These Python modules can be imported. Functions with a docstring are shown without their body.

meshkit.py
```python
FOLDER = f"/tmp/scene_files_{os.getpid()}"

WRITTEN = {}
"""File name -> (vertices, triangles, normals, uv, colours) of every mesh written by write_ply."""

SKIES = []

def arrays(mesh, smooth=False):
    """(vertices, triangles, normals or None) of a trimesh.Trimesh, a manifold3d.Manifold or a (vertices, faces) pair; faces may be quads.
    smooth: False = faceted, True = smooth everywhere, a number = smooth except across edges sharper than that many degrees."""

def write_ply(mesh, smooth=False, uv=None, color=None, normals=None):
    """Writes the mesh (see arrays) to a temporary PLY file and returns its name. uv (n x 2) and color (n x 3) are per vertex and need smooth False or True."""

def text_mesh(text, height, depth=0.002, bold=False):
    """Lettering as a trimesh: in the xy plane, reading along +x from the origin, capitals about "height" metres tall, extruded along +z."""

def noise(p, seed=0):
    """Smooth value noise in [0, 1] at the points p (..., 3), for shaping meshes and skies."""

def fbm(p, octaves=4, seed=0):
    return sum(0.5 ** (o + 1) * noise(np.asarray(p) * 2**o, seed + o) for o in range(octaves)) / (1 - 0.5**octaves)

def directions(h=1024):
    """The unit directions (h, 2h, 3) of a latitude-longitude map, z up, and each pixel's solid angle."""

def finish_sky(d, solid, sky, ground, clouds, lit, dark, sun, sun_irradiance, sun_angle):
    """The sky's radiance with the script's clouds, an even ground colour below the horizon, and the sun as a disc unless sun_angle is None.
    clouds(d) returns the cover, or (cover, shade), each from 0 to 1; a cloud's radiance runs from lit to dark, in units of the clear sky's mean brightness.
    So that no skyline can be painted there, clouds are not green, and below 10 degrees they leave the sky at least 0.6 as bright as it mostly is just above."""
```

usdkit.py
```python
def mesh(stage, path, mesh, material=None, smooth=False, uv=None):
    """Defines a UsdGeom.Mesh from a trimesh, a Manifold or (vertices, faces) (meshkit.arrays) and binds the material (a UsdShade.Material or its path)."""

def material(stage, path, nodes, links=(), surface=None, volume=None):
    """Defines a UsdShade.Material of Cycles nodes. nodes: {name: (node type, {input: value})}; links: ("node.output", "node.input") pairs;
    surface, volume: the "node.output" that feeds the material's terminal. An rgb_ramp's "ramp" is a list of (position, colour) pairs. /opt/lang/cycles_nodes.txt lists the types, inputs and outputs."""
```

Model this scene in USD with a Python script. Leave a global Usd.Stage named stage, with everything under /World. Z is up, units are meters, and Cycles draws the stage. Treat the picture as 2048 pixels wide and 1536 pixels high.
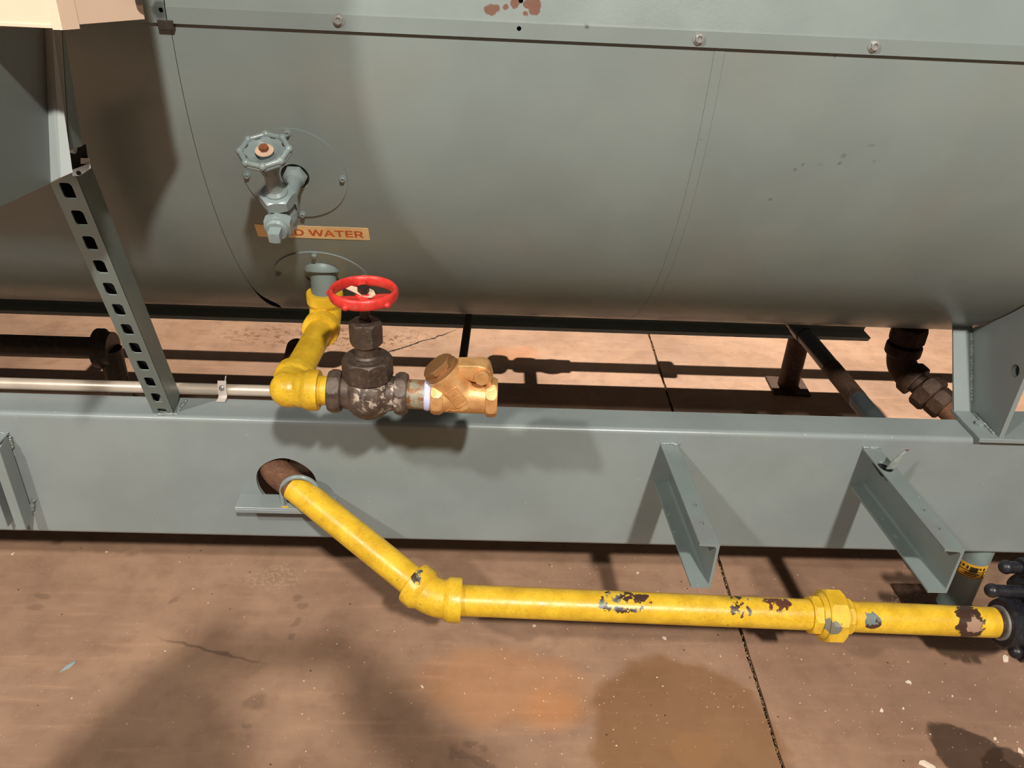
import math, random
import numpy as np, trimesh, usdkit, meshkit
import manifold3d as m3
from shapely.geometry import Polygon, LineString, Point, box as sbox
from shapely import affinity
from pxr import Usd, UsdGeom, UsdLux, UsdShade, Gf, Sdf

random.seed(7)
RNG = np.random.default_rng(7)
stage = Usd.Stage.CreateInMemory()
UsdGeom.Xform.Define(stage, '/World')
UsdGeom.Scope.Define(stage, '/World/Looks')

# ------------------------------------------------------------------ camera
FPX = 1580.0
_D = np.array([-29., -905., FPX]); _X = np.array([45000., 1330., FPX])
_d = _D / np.linalg.norm(_D); _x = _X - _d * (_X @ _d); _x /= np.linalg.norm(_x)
_up = -np.cross(_d, _x)
if _up[1] > 0: _up = -_up
MW = np.array([_x, _d, _up])            # rows: world axes in camera axes (x right, y down, z forward)
CAM = np.array([0., 0., 1.39])
cam = UsdGeom.Camera.Define(stage, '/World/camera')
_r, _u, _b = MW[:, 0], -MW[:, 1], -MW[:, 2]
cam.AddTransformOp().Set(Gf.Matrix4d(*_r, 0, *_u, 0, *_b, 0, *CAM, 1))
cam.CreateHorizontalApertureAttr(36.0)
cam.CreateFocalLengthAttr(36.0 * FPX / 2048)
cam.CreateClippingRangeAttr((0.02, 100.0))
EXPOSURE = 0.0
cam.CreateExposureAttr(EXPOSURE)

# ------------------------------------------------------------------ lights
AMBIENT = (0.46, 0.43, 0.39)
dome = UsdLux.DomeLight.Define(stage, '/World/room_light')
dome.CreateColorAttr(Gf.Vec3f(*AMBIENT)); dome.CreateIntensityAttr(0.035)
def lamp(name, pos, radius, power, color=(1, .93, .84)):
    l = UsdLux.SphereLight.Define(stage, '/World/' + name)
    l.AddTranslateOp().Set(Gf.Vec3d(*pos)); l.CreateRadiusAttr(radius)
    l.CreateColorAttr(Gf.Vec3f(*color)); l.CreateIntensityAttr(power / (4 * math.pi ** 2 * radius ** 2))
lamp('ceiling_lamp', (1.45, -4.10, 6.0), .12, 1290)
lamp('ceiling_lamp_001', (-2.10, -1.25, 3.45), .09, 425)
lamp('ceiling_lamp_002', (1.38, -4.28, 6.0), .12, 1290)
lamp('ceiling_lamp_003', (1.15, 3.45, 3.4), .05, 1150, (1, .90, .78))

# ------------------------------------------------------------------ helpers: placing
def at(px, py, **k):
    r = MW @ np.array([px - 1024., py - 768., FPX])
    if 'y' in k: return CAM + r * (k['y'] / r[1])
    if 'z' in k: return CAM + r * ((k['z'] - CAM[2]) / r[2])
    return CAM + r * (k['x'] / r[0])
V = lambda *a: np.array(a, float)
def unit(v): v = np.asarray(v, float); return v / np.linalg.norm(v)

# ------------------------------------------------------------------ helpers: shapes
def man(v, f): return m3.Manifold(m3.Mesh(np.asarray(v, np.float32), np.asarray(f, np.uint32)))
def frame(o, z, x=None):
    z = unit(z)
    if x is None: x = V(1, 0, 0) if abs(z[0]) < .8 else V(0, 0, 1)
    x = unit(np.asarray(x, float) - z * (np.dot(x, z))); y = np.cross(z, x)
    return np.column_stack([x, y, z, np.asarray(o, float)])
def put(m, F): return m.transform(np.asarray(F, float))
def cyl(p0, p1, r0, r1=None, n=40):
    p0, p1 = np.asarray(p0, float), np.asarray(p1, float)
    return put(m3.Manifold.cylinder(float(np.linalg.norm(p1 - p0)), r0, r0 if r1 is None else r1, n), frame(p0, p1 - p0))
def lathe(prof, o=(0, 0, 0), d=(0, 0, 1), n=48, x=None, closed=False):
    """prof: (r, h) from bottom to top, r=0 ends close it; closed=True: the profile is a loop (a ring)."""
    if not closed:
        if prof[0][0] > 1e-9: prof = [(0, prof[0][1])] + list(prof)
        if prof[-1][0] > 1e-9: prof = list(prof) + [(0, prof[-1][1])]
    cs = m3.CrossSection([[tuple(map(float, p)) for p in prof]], m3.FillRule.NonZero)
    return put(m3.Manifold.revolve(cs, n), frame(o, d, x))
def ngon(p0, p1, af, n=6, cham=.12, rot=0.0, bore=0.0):
    """n-sided nut between two points, across flats af, corners chamfered"""
    p0, p1 = np.asarray(p0, float), np.asarray(p1, float); h = float(np.linalg.norm(p1 - p0))
    R = af / 2 / math.cos(math.pi / n)
    a = m3.Manifold.cylinder(h, R, R, n).rotate([0, 0, math.degrees(rot)])
    c = cham * af
    b = lathe([(af / 2 - c * .1, 0), (R + .0001, min(c * .6, h * .35)), (R + .0001, h - min(c * .6, h * .35)), (af / 2 - c * .1, h)], n=48)
    m = a ^ b
    if bore: m = m - m3.Manifold.cylinder(h + .02, bore, bore, 40).translate([0, 0, -.01])
    return put(m, frame(p0, p1 - p0))
def hull(pts): return m3.Manifold.hull_points(np.asarray(pts, np.float32))
def cbox(lo, hi, c=.0015):
    lo, hi = np.minimum(lo, hi).astype(float), np.maximum(lo, hi).astype(float); c = min(c, *(0.3 * (hi - lo)))
    P = []
    for i in (0, 1):
        for j in (0, 1):
            for k in (0, 1):
                s = V(1 - 2 * i, 1 - 2 * j, 1 - 2 * k); p = np.where([i, j, k], hi, lo)
                for a in range(3):
                    q = p + s * c; q[a] = p[a]; P.append(q)
    return hull(P)
def obox(F, half, c=.001):
    return put(cbox(-V(*half), V(*half), c), F)
def extr(poly, L, F):
    """shapely polygon extruded along +w of frame F by L"""
    polys = [poly] if poly.geom_type == 'Polygon' else list(poly.geoms)
    rings = []
    for p in polys:
        p = p if p.exterior.is_ccw else Polygon(list(p.exterior.coords)[::-1], [i.coords for i in p.interiors])
        rings.append([tuple(c[:2]) for c in list(p.exterior.coords)[:-1]])
        for i in p.interiors:
            c = list(i.coords)[:-1]
            rings.append([tuple(q[:2]) for q in (c if not i.is_ccw else c[::-1])])
    return put(m3.Manifold.extrude(m3.CrossSection(rings, m3.FillRule.EvenOdd), L), F)
def rounded(poly, r_out=0, r_in=0):
    if r_out: poly = poly.buffer(-r_out, join_style=2).buffer(r_out, quad_segs=5)
    if r_in: poly = poly.buffer(r_in, join_style=2).buffer(-r_in, quad_segs=5)
    return poly
def sweep(path, r, n=28, radii=None):
    path = np.asarray(path, float); k = len(path)
    tang = np.gradient(path, axis=0); tang /= np.linalg.norm(tang, axis=1)[:, None]
    x = unit(np.cross(tang[0], V(.31, .53, .79))); rings = []
    a = np.linspace(0, 2 * np.pi, n, endpoint=False)
    for i in range(k):
        x = unit(x - tang[i] * (x @ tang[i])); y = np.cross(tang[i], x)
        rr = r if radii is None else radii[i]
        rings.append(path[i] + rr * (np.cos(a)[:, None] * x + np.sin(a)[:, None] * y))
    v = np.vstack(rings + [path[:1], path[-1:]]); f = []
    for i in range(k - 1):
        for j in range(n):
            b, c = i * n + j, i * n + (j + 1) % n
            f += [[b, c, c + n], [b, c + n, b + n]]
    for j in range(n):
        f += [[k * n, (j + 1) % n, j], [k * n + 1, (k - 1) * n + j, (k - 1) * n + (j + 1) % n]]
    return man(v, f)
def sphere(c, r, n=32): return m3.Manifold.sphere(r, n).translate(list(map(float, c)))
def bez(p0, p1, p2, n=10):
    t = np.linspace(0, 1, n)[:, None]; p0, p1, p2 = map(np.asarray, (p0, p1, p2))
    return (1 - t) ** 2 * p0 + 2 * t * (1 - t) * p1 + t * t * p2
def U(*ms):
    return m3.Manifold.batch_boolean(list(ms), m3.OpType.Add)
def join(*ms):
    out = []
    for m in ms:
        if hasattr(m, 'to_mesh'):
            q = m.to_mesh(); m = trimesh.Trimesh(q.vert_properties[:, :3], q.tri_verts, process=False)
        out.append(m)
    return trimesh.util.concatenate(out)

# ------------------------------------------------------------------ helpers: prims
_used = {}
def uniq(parent, name):
    k = (parent, name); n = _used.get(k, -1) + 1; _used[k] = n
    return f'{parent}/{name}' + (f'_{n:03d}' if n else '')
class Node:
    def __init__(s, path, loc): s.path, s.loc = path, np.asarray(loc, float)
def thing(name, label, cat=None, loc=(0, 0, 0), group=None, kind=None):
    p = uniq('/World', name); x = UsdGeom.Xform.Define(stage, p); x.AddTranslateOp().Set(Gf.Vec3d(*map(float, loc)))
    pr = x.GetPrim(); pr.SetCustomDataByKey('label', label)
    if cat: pr.SetCustomDataByKey('category', cat)
    if group: pr.SetCustomDataByKey('group', group)
    if kind: pr.SetCustomDataByKey('kind', kind)
    return Node(p, loc)
def part(parent, name, mesh, mat, smooth=32, label=None, kind=None):
    p = uniq(parent.path, name)
    v, f, _ = meshkit.arrays(mesh)
    t = trimesh.Trimesh(v - parent.loc, f, process=False); t.merge_vertices()
    t.update_faces(t.nondegenerate_faces())
    m = usdkit.mesh(stage, p, t, LOOK[mat], smooth=smooth)
    if label: m.GetPrim().SetCustomDataByKey('label', label)
    if kind: m.GetPrim().SetCustomDataByKey('kind', kind)
    return Node(p, parent.loc)

# ------------------------------------------------------------------ materials
def lin(r, g, b):
    c = np.array([r, g, b]) / 255.
    return tuple(np.where(c < .04045, c / 12.92, ((c + .055) / 1.055) ** 2.4))
class NB:
    def __init__(s): s.n, s.l, s.k = {}, [], 0
    def add(s, typ, **inp):
        s.k += 1; nm = f'n{s.k}'; vals = {}
        for k, v in inp.items():
            if isinstance(v, str) and '.' in v: s.l.append((v, f'{nm}.{k}'))
            else: vals[k] = v
        s.n[nm] = (typ, vals); return nm
    def pos(s):
        if not hasattr(s, '_p'): s._p = s.add('geometry')
        return s._p + '.position'
    def noise(s, scale, detail=3, rough=.55, vec=None, out='fac', dist=0.):
        return s.add('noise_texture', vector=vec or s.pos(), scale=scale, detail=detail, roughness=rough, distortion=dist) + '.' + out
    def rng(s, v, a, b, lo=0., hi=1.):
        return s.add('map_range', value=v, from_min=a, from_max=b, to_min=lo, to_max=hi, clamp=True, range_type='smoothstep') + '.result'
    def mul(s, a, b): return s.add('math', math_type='multiply', value1=a, value2=b) + '.value'
    def mx(s, a, b): return s.add('math', math_type='maximum', value1=a, value2=b) + '.value'
    def mix(s, fac, a, b): return s.add('mix_color', fac=fac, a=a, b=b) + '.result'
    def warp(s, amp, scale, detail=3):
        c = s.noise(scale, detail, out='color')
        d = s.add('vector_math', math_type='subtract', vector1=c, vector2=(.5, .5, .5))
        e = s.add('vector_math', math_type='scale', vector1=d + '.vector', scale=amp)
        return s.add('vector_math', math_type='add', vector1=s.pos(), vector2=e + '.vector') + '.vector'
    def blob(s, c, r, rot=0., soft=.3, vec=None):
        m = s.add('mapping', mapping_type='texture', vector=vec or s.pos(), location=tuple(c), rotation=(0, 0, rot), scale=tuple(r))
        g = s.add('gradient_texture', gradient_type='spherical', vector=m + '.vector')
        return s.rng(g + '.fac', 0., soft)
    def bump(s, h, dist=.001, strength=.5, normal=None):
        k = dict(height=h, distance=dist, strength=strength)
        if normal: k['normal'] = normal
        return s.add('bump', **k) + '.normal'
    def done(s, name, **pr):
        p = s.add('principled_bsdf', **pr)
        m = usdkit.material(stage, '/World/Looks/' + name, s.n, s.l, surface=p + '.BSDF')
        LOOK[name] = m
LOOK = {}
def simple(name, c, rough=.5, metal=0., var=.12, scale=14, bump=.15, bscale=400, dust=None, coat=0.):
    b = NB(); c = np.array(c)
    col = b.mix(b.rng(b.noise(scale, 4), .3, .7), tuple(c * (1 - var)), tuple(np.minimum(c * (1 + var), 1)))
    if dust is not None: col = b.mix(b.rng(b.noise(scale * 4, 5, .65), .52, .72), col, tuple(dust))
    b.done(name, base_color=col, roughness=rough, metallic=metal, coat_weight=coat, coat_roughness=.15,
           normal=b.bump(b.noise(bscale, 2), .0006, bump))
GB = np.array(lin(121, 132, 130))         # the boiler's grey-green paint
def paint(name, c, rough=.33, spec=.42, specks=0., var=.06, patches=(), warm=.0, amt=1., bumpd=.0005, scuff=True):
    b = NB(); c = np.array(c)
    col = b.mix(b.rng(b.noise(5, 4), .3, .7), tuple(c * (1 - var)), tuple(c * (1 + var)))
    if warm: col = b.mix(b.mul(b.rng(b.noise(3.1, 3), .45, .7), warm), col, tuple(c * V(1.12, .98, .86)))
    w = b.warp(.012, 70, 4)
    for (ctr, rad, colr, soft) in patches:
        col = b.mix(b.mul(b.blob(ctr, rad, soft=soft, vec=w), amt), col, tuple(colr))
    if specks:
        vo = b.add('voronoi_texture', vector=b.pos(), scale=38., randomness=1.)
        m = b.rng(vo + '.distance', .030 + specks, .018 + specks)
        sel = b.rng(b.add('separate_color', color=vo + '.color') + '.r', .52, .54)
        col = b.mix(b.mul(b.mul(m, sel), .8), col, (.62, .60, .55))
        mp = b.add('mapping', mapping_type='point', vector=b.pos(), rotation=(0, .42, 0), scale=(60., 60., 13.)) + '.vector'
        v2 = b.add('voronoi_texture', vector=mp, scale=1., randomness=1.)
        s2 = b.mul(b.rng(b.add('separate_color', color=v2 + '.color') + '.g', .86, .87), b.rng(v2 + '.distance', .10, .06))
        s2 = b.mul(s2, b.blob(V(.85, 1.3, .38), (.85, .8, .4), soft=.5))
        col = b.mix(b.mul(s2, .55), col, (.56, .56, .52))
    h = b.noise(210, 3)
    rr = b.rng(b.noise(9, 4), .3, .7, rough * .85, rough * 1.2)
    b.done(name, base_color=col, roughness=rr, specular_ior_level=spec, normal=b.bump(h, bumpd, .25))
def yellow(name, regions=(), dark=None, scratch=True):
    """yellow paint, chips down to old grey paint or rust near the given places: (centre, radii, amount)"""
    b = NB()
    y = b.mix(b.rng(b.noise(26, 4), .32, .68), (.62, .375, .018), (.78, .50, .032))
    w = b.warp(.02, 60, 3)
    wv = b.noise(150, 3, .6, vec=w)
    y = b.mix(b.mul(b.rng(wv, .60, .66), .28), y, (.34, .17, .01))
    ln = b.mul(b.mul(b.rng(wv, .555, .567), b.rng(wv, .590, .578)), b.rng(b.noise(17, 3), .40, .58))
    y = b.mix(b.mul(ln, .5), y, (.24, .12, .012))
    fine = b.noise(300, 2); y = b.mix(b.mul(b.rng(fine, .70, .74), .6), y, (.16, .08, .02))
    chip = b.noise(62, 5, .62); tone = b.noise(31, 2)
    under = b.mix(b.rng(tone, .46, .54), tuple(GB * .72), (.060, .030, .020))
    for (c, r, amt) in regions:
        m = b.blob(c, r, soft=.35)
        th = b.add('math', math_type='subtract', value1=.80, value2=b.mul(m, amt)) + '.value'
        e = b.add('math', math_type='subtract', value1=chip, value2=th) + '.value'
        y = b.mix(b.rng(e, 0., .012), y, under)
    if dark:
        for (c, r, colr) in dark:
            y = b.mix(b.blob(c, r, soft=.12, vec=b.warp(.035, 90, 5)), y, tuple(colr))
    b.done(name, base_color=y, roughness=b.rng(chip, .3, .7, .30, .42), normal=b.bump(b.noise(180, 4), .0008, .3))

# tank paint: a few named scars that stay where they are
def tk(px, py): 
    r = MW @ V(px - 1024, py - 768, FPX); a = r[1] ** 2 + r[2] ** 2
    oy, oz = -YC, 1.39 - ZC; bq = r[1] * oy + r[2] * oz; cq = oy * oy + oz * oz - RT * RT
    t = (-bq - math.sqrt(max(bq * bq - a * cq, 0))) / a
    return CAM + r * t
YC, ZC, RT = 1.925, 1.2653, .694
SC = tuple(GB * .55)
paint('tank_paint', GB, .27, .34, warm=.45, bumpd=.0004, amt=.8, patches=[
    (tk(1590, 340), (.0040, .02, .004), SC, .4), (tk(1607, 328), (.0028, .02, .003), SC, .4), (tk(1687, 312), (.006, .02, .005), tuple(GB * .65), .6),
    (tk(1680, 327), (.003, .02, .003), SC, .4), (tk(1742, 290), (.011, .02, .003), tuple(GB * .75), .7), (tk(1748, 324), (.004, .02, .003), tuple(GB * .7), .6), (tk(1540, 398), (.005, .02, .002), SC, .4),
    (tk(1402, 278), (.004, .02, .0015), SC, .4), (tk(1670, 113), (.0025, .02, .003), SC, .4), (tk(1640, 330), (.008, .02, .002), tuple(GB * .8), .6)])
RB = lin(104, 72, 58)
jl = lambda px, py: at(px, py, y=1.235)
paint('jacket_paint', GB * 1.03, .30, specks=0., patches=[
    (jl(985, 19), (.014, .05, .007), RB, .25), (jl(1070, 14), (.009, .05, .012), RB, .25), (jl(1058, 8), (.012, .05, .006), RB, .25), (jl(1030, 4), (.007, .05, .008), RB, .3),
    (jl(1012, 14), (.005, .05, .005), RB, .3), (jl(1052, 26), (.006, .05, .004), RB, .4), (jl(323, 18), (.012, .05, .018), tuple(GB * .35), .5), (jl(1172, 50), (.005, .05, .004), SC, .5)])
paint('frame_paint', lin(130, 140, 140), .30, specks=.012, var=.07)
paint('bracket_paint', lin(119, 131, 130), .36, specks=.012, var=.10, patches=[
    (at(1395, 1060, z=.49), (.05, .06, .004), lin(118, 124, 123), .6), (at(1850, 1060, z=.494), (.05, .07, .004), lin(118, 123, 121), .6)])
paint('old_paint', lin(118, 134, 132), .42, specks=.0, var=.12)
paint('valve_paint', lin(128, 142, 142), .28, var=.05)
paint('post_paint', lin(110, 122, 118), .40, var=.06)
paint('panel_paint', lin(104, 113, 110), .42, var=.04)
paint('strip_paint', lin(168, 178, 178), .45, var=.05)
paint('cream_paint', lin(226, 200, 176), .45, var=.03)
simple('dark_steel', lin(58, 52, 46), .45, .2, dust=lin(84, 74, 64))
simple('rod_paint', lin(62, 68, 70), .32, .1, var=.2)
simple('rust', lin(96, 64, 44), .8, var=.3, scale=40, dust=lin(120, 84, 56), bump=.5)
simple('rust_dark', lin(70, 50, 38), .62, .25, var=.3, scale=30, dust=lin(98, 76, 58), bump=.4)
simple('iron', lin(74, 62, 54), .5, .35, var=.22, scale=40, dust=lin(104, 92, 80), bump=.35)
simple('stem_steel', lin(58, 44, 36), .4, .5, var=.3, scale=60)
simple('navy', lin(30, 30, 36), .38, .0, var=.3, scale=30, dust=lin(54, 48, 52), bump=.4, bscale=160)
simple('zinc', lin(150, 148, 142), .42, .5, var=.12, scale=60)
simple('screw_metal', lin(165, 168, 165), .35, .5, var=.1)
simple('conduit_metal', lin(196, 182, 166), .38, .35, var=.08, scale=20)
simple('plastic', lin(196, 186, 178), .4, var=.03)
simple('tape', lin(196, 200, 236), .55, var=.10, scale=90, bump=.4)
simple('black', (.006, .006, .006), .8, var=.0)
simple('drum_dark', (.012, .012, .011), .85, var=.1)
simple('washer', lin(206, 176, 150), .5, var=.1, scale=80)
simple('nut_rust', lin(128, 74, 46), .65, var=.25, scale=120)
simple('weld', lin(134, 142, 139), .32, .2, var=.2, scale=120, bump=.8, bscale=260)
simple('chip_white', lin(226, 208, 188), .6, var=.1, scale=60)
simple('chip_blue', lin(142, 156, 156), .5, var=.06)
simple('grit', lin(150, 118, 84), .7, var=.5, scale=90)
simple('grout', lin(52, 40, 32), .9, var=.4, scale=60)
simple('cloth_dark', lin(52, 56, 66), .85, var=.1)
simple('cloth_jeans', lin(58, 66, 86), .85, var=.12)
simple('skin', lin(200, 156, 132), .5, var=.04)
simple('hair', lin(58, 44, 34), .7, var=.2)
simple('boot', lin(72, 54, 40), .6, var=.15)
simple('sticker_amber', lin(224, 190, 138), .42, var=.10, scale=30)
simple('sticker_red', lin(196, 96, 48), .45, var=.1, scale=50)
simple('sticker_yellow', lin(222, 168, 40), .4, var=.08, scale=40)
simple('ink', lin(52, 44, 30), .6)
simple('hole_black', (.004, .004, .004), .9, var=0.)  # flat black that paints in the darkness of holes
# cast bronze
b = NB()
col = b.mix(b.rng(b.noise(46, 4), .3, .7), lin(200, 148, 92), lin(226, 178, 120))
b.done('bronze', base_color=col, roughness=b.rng(b.noise(120, 3), .3, .7, .36, .50), metallic=.48, normal=b.bump(b.noise(420, 3), .0009, .35))
b = NB()
b.done('bronze_cap', base_color=b.mix(b.noise(60, 3), lin(146, 106, 68), lin(176, 130, 84)), roughness=.42, metallic=.6, normal=b.bump(b.noise(420, 3), .0006, .25))
# red hand wheel, worn edges
b = NB()
col = b.mix(b.rng(b.noise(60, 4), .3, .7), (.52, .022, .018), (.66, .045, .032))
col = b.mix(b.mul(b.rng(b.noise(95, 5, .65), .56, .66), .55), col, (.30, .10, .075))
col = b.mix(b.rng(b.noise(120, 4, .6), .68, .72), col, (.05, .025, .02))
b.done('wheel_red', base_color=col, roughness=.38, normal=b.bump(b.noise(240, 3), .0008, .4))
# iron globe valve body with white streaks of pipe dope
b = NB()
col = b.mix(b.rng(b.noise(50, 4), .3, .7), lin(66, 54, 47), lin(92, 78, 67))
w = b.warp(.03, 45, 4)
st = b.noise(75, 5, .62, vec=w)
streak = b.mul(b.rng(st, .515, .60), b.mx(b.blob(V(-.158, 1.08, .735), (.034, .06, .045), soft=.7), b.blob(V(-.190, 1.08, .742), (.026, .06, .035), soft=.7)))
col = b.mix(b.mul(streak, .85), col, lin(206, 188, 172))
b.done('iron_streaked', base_color=col, roughness=.5, metallic=.15, normal=b.bump(b.noise(230, 3), .001, .4))
# galvanised, rust-flecked nipple
b = NB()
col = b.mix(b.rng(b.noise(70, 4), .45, .6), lin(150, 146, 126), lin(136, 92, 58))
b.done('nipple_rusty', base_color=col, roughness=.5, metallic=.2, normal=b.bump(b.noise(240, 3), .0006, .3))
yellow('yellow_paint', [(V(-.3, 1.25, .75), (.3, .4, .3), .05)])
lowreg = [(at(1255, 1205, y=1.10), (.085, .06, .032), .30), (at(1300, 1195, y=1.10), (.10, .06, .028), .27), (at(1490, 1215, y=1.10), (.05, .06, .032), .28), (at(1535, 1205, y=1.10), (.055, .06, .028), .29),
          (at(1745, 1243, y=1.10), (.022, .05, .018), .44), (at(1350, 1250, y=1.10), (.9, .3, .3), .10)]
yellow('yellow_worn', lowreg, [(at(1950, 1250, y=1.09), (.030, .06, .05), lin(64, 44, 34)), (at(1957, 1262, y=1.085), (.018, .05, .016), lin(158, 128, 108)), (at(1562, 1203, y=1.12), (.034, .03, .012), lin(92, 54, 40)), (at(1748, 1244, y=1.09), (.013, .03, .012), GB * .85)])
yellow('yellow_fitting', [(at(830, 1165, y=1.1), (.03, .07, .03), .32), (at(905, 1190, y=1.08), (.035, .06, .02), .28), (at(860, 1200, y=1.1), (.2, .2, .2), .10)])
b = NB()
u1, u2 = at(1662, 1215, y=1.08), at(1668, 1262, y=1.07)
y = b.mix(b.rng(b.noise(26, 4), .32, .68), (.62, .375, .018), (.78, .50, .032))
ww = b.warp(.016, 70, 4)
un = b.mix(b.noise(140, 4), lin(120, 106, 88), lin(120, 130, 124))
for q in (u1, u2): y = b.mix(b.blob(q, (.019, .05, .0155), soft=.15, vec=ww), y, un)
y = b.mix(b.rng(b.noise(120, 3), .70, .73), y, (.16, .08, .02))
b.done('yellow_union', base_color=y, roughness=.36, normal=b.bump(b.noise(180, 4), .0008, .3))
# floor: sealed brown concrete with its stains
b = NB()
c = b.mix(b.rng(b.noise(2.2, 5, .6), .3, .7), lin(147, 117, 96), lin(174, 140, 115))
c = b.mix(b.mul(b.rng(b.noise(16, 5, .65), .42, .72), .36), c, lin(122, 92, 74))
stv = b.add('mapping', mapping_type='point', vector=b.pos(), scale=(3., 26., 3.)) + '.vector'
c = b.mix(b.mul(b.rng(b.noise(1.6, 5, .6, vec=stv), .5, .72), .35), c, lin(186, 148, 120))
w = b.warp(.10, 9, 4); wf = b.warp(.03, 30, 4)
c = b.mix(b.mul(b.blob(V(.06, 1.135, 0), (.24, .125, 1), -.12, .45, w), .30), c, lin(196, 130, 70))
c = b.mix(b.mul(b.blob(V(.16, 1.08, 0), (.09, .06, 1), 0, .8, w), .22), c, lin(214, 138, 68))
c = b.mix(b.mul(b.blob(V(.43, 1.0, 0), (.21, .24, 1), .1, .16, w), .60), c, lin(122, 84, 42))
c = b.mix(b.mul(b.blob(V(.44, .99, 0), (.06, .05, 1), .1, .3, wf), .6), c, lin(150, 110, 72))
c = b.mix(b.mul(b.blob(V(.9, 1.25, 0), (.50, .42, 1), 0, .6, w), .30), c, lin(110, 78, 62))
c = b.mix(b.mul(b.blob(V(1.0, .97, 0), (.075, .11, 1), .35, .12, w), .82), c, lin(54, 38, 28))
c = b.mix(b.mul(b.blob(V(1.07, .93, 0), (.07, .08, 1), .2, .12, w), .82), c, lin(54, 38, 28))
for (px, py, rx, ry, rot) in [(595, 1195, .016, .016, .3), (605, 1212, .018, .012, 0), (592, 1245, .012, .02, .5), (583, 1272, .014, .012, 0), (510, 1405, .028, .030, .7), (495, 1448, .012, .008, 0), (347, 1200, .010, .020, .5),
                              (85, 1192, .028, .014, .3), (70, 1215, .030, .010, .2), (940, 1487, .020, .011, 0), (905, 1505, .012, .020, .4), (928, 1512, .022, .012, .4), (966, 1497, .014, .009, 0), (960, 1522, .024, .012, .3), (985, 1532, .010, .010, 0)]:
    q = at(px, py, z=0.)
    c = b.mix(b.mul(b.blob(q, (rx, ry, 1), -rot, .5, wf), .33), c, lin(86, 66, 54))
q = at(545, 1160, z=0.); c = b.mix(b.mul(b.mul(b.blob(q, (.10, .06, 1), 0, .6, w), b.rng(b.noise(110, 3), .5, .56)), .35), c, lin(196, 168, 140))
c = b.mix(b.mul(b.blob(V(.12, 2.66, 0), (.12, .09, 1), .2, .5, w), .35), c, lin(190, 120, 70))
c = b.mix(b.mul(b.blob(V(-.6, 2.75, 0), (.55, .14, 1), 0, .6, w), b.rng(b.noise(38, 5, .7), .5, .6)), c, lin(118, 84, 62))
crk = b.blob(V(-.30, 2.695, 0), (.30, .006, 1), math.atan2(.36, .40), .4, b.warp(.05, 16, 4))
c = b.mix(crk, c, lin(30, 22, 18))
q0, q1 = at(290, 1268, z=0.), at(560, 1335, z=0.); qm = (q0 + q1) / 2
c = b.mix(b.mul(b.blob(qm, (.17, .006, 1), math.atan2(*(q1 - q0)[[1, 0]]), .6, b.warp(.03, 24, 4)), .5), c, lin(84, 62, 50))
gr = b.add('voronoi_texture', vector=b.pos(), scale=95.)
sel = b.rng(b.add('separate_color', color=gr + '.color') + '.r', .80, .82)
c = b.mix(b.mul(b.mul(b.rng(gr + '.distance', .16, .10), sel), .45), c, lin(206, 180, 156))
gd = b.add('voronoi_texture', vector=b.pos(), scale=41.)
sel = b.rng(b.add('separate_color', color=gd + '.color') + '.g', .90, .91)
c = b.mix(b.mul(b.mul(b.rng(gd + '.distance', .11, .08), sel), .8), c, lin(70, 50, 38))
b.done('concrete', base_color=c, roughness=b.rng(b.noise(5, 4), .3, .7, .40, .62), normal=b.bump(b.noise(55, 5, .7), .0012, .22))

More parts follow.
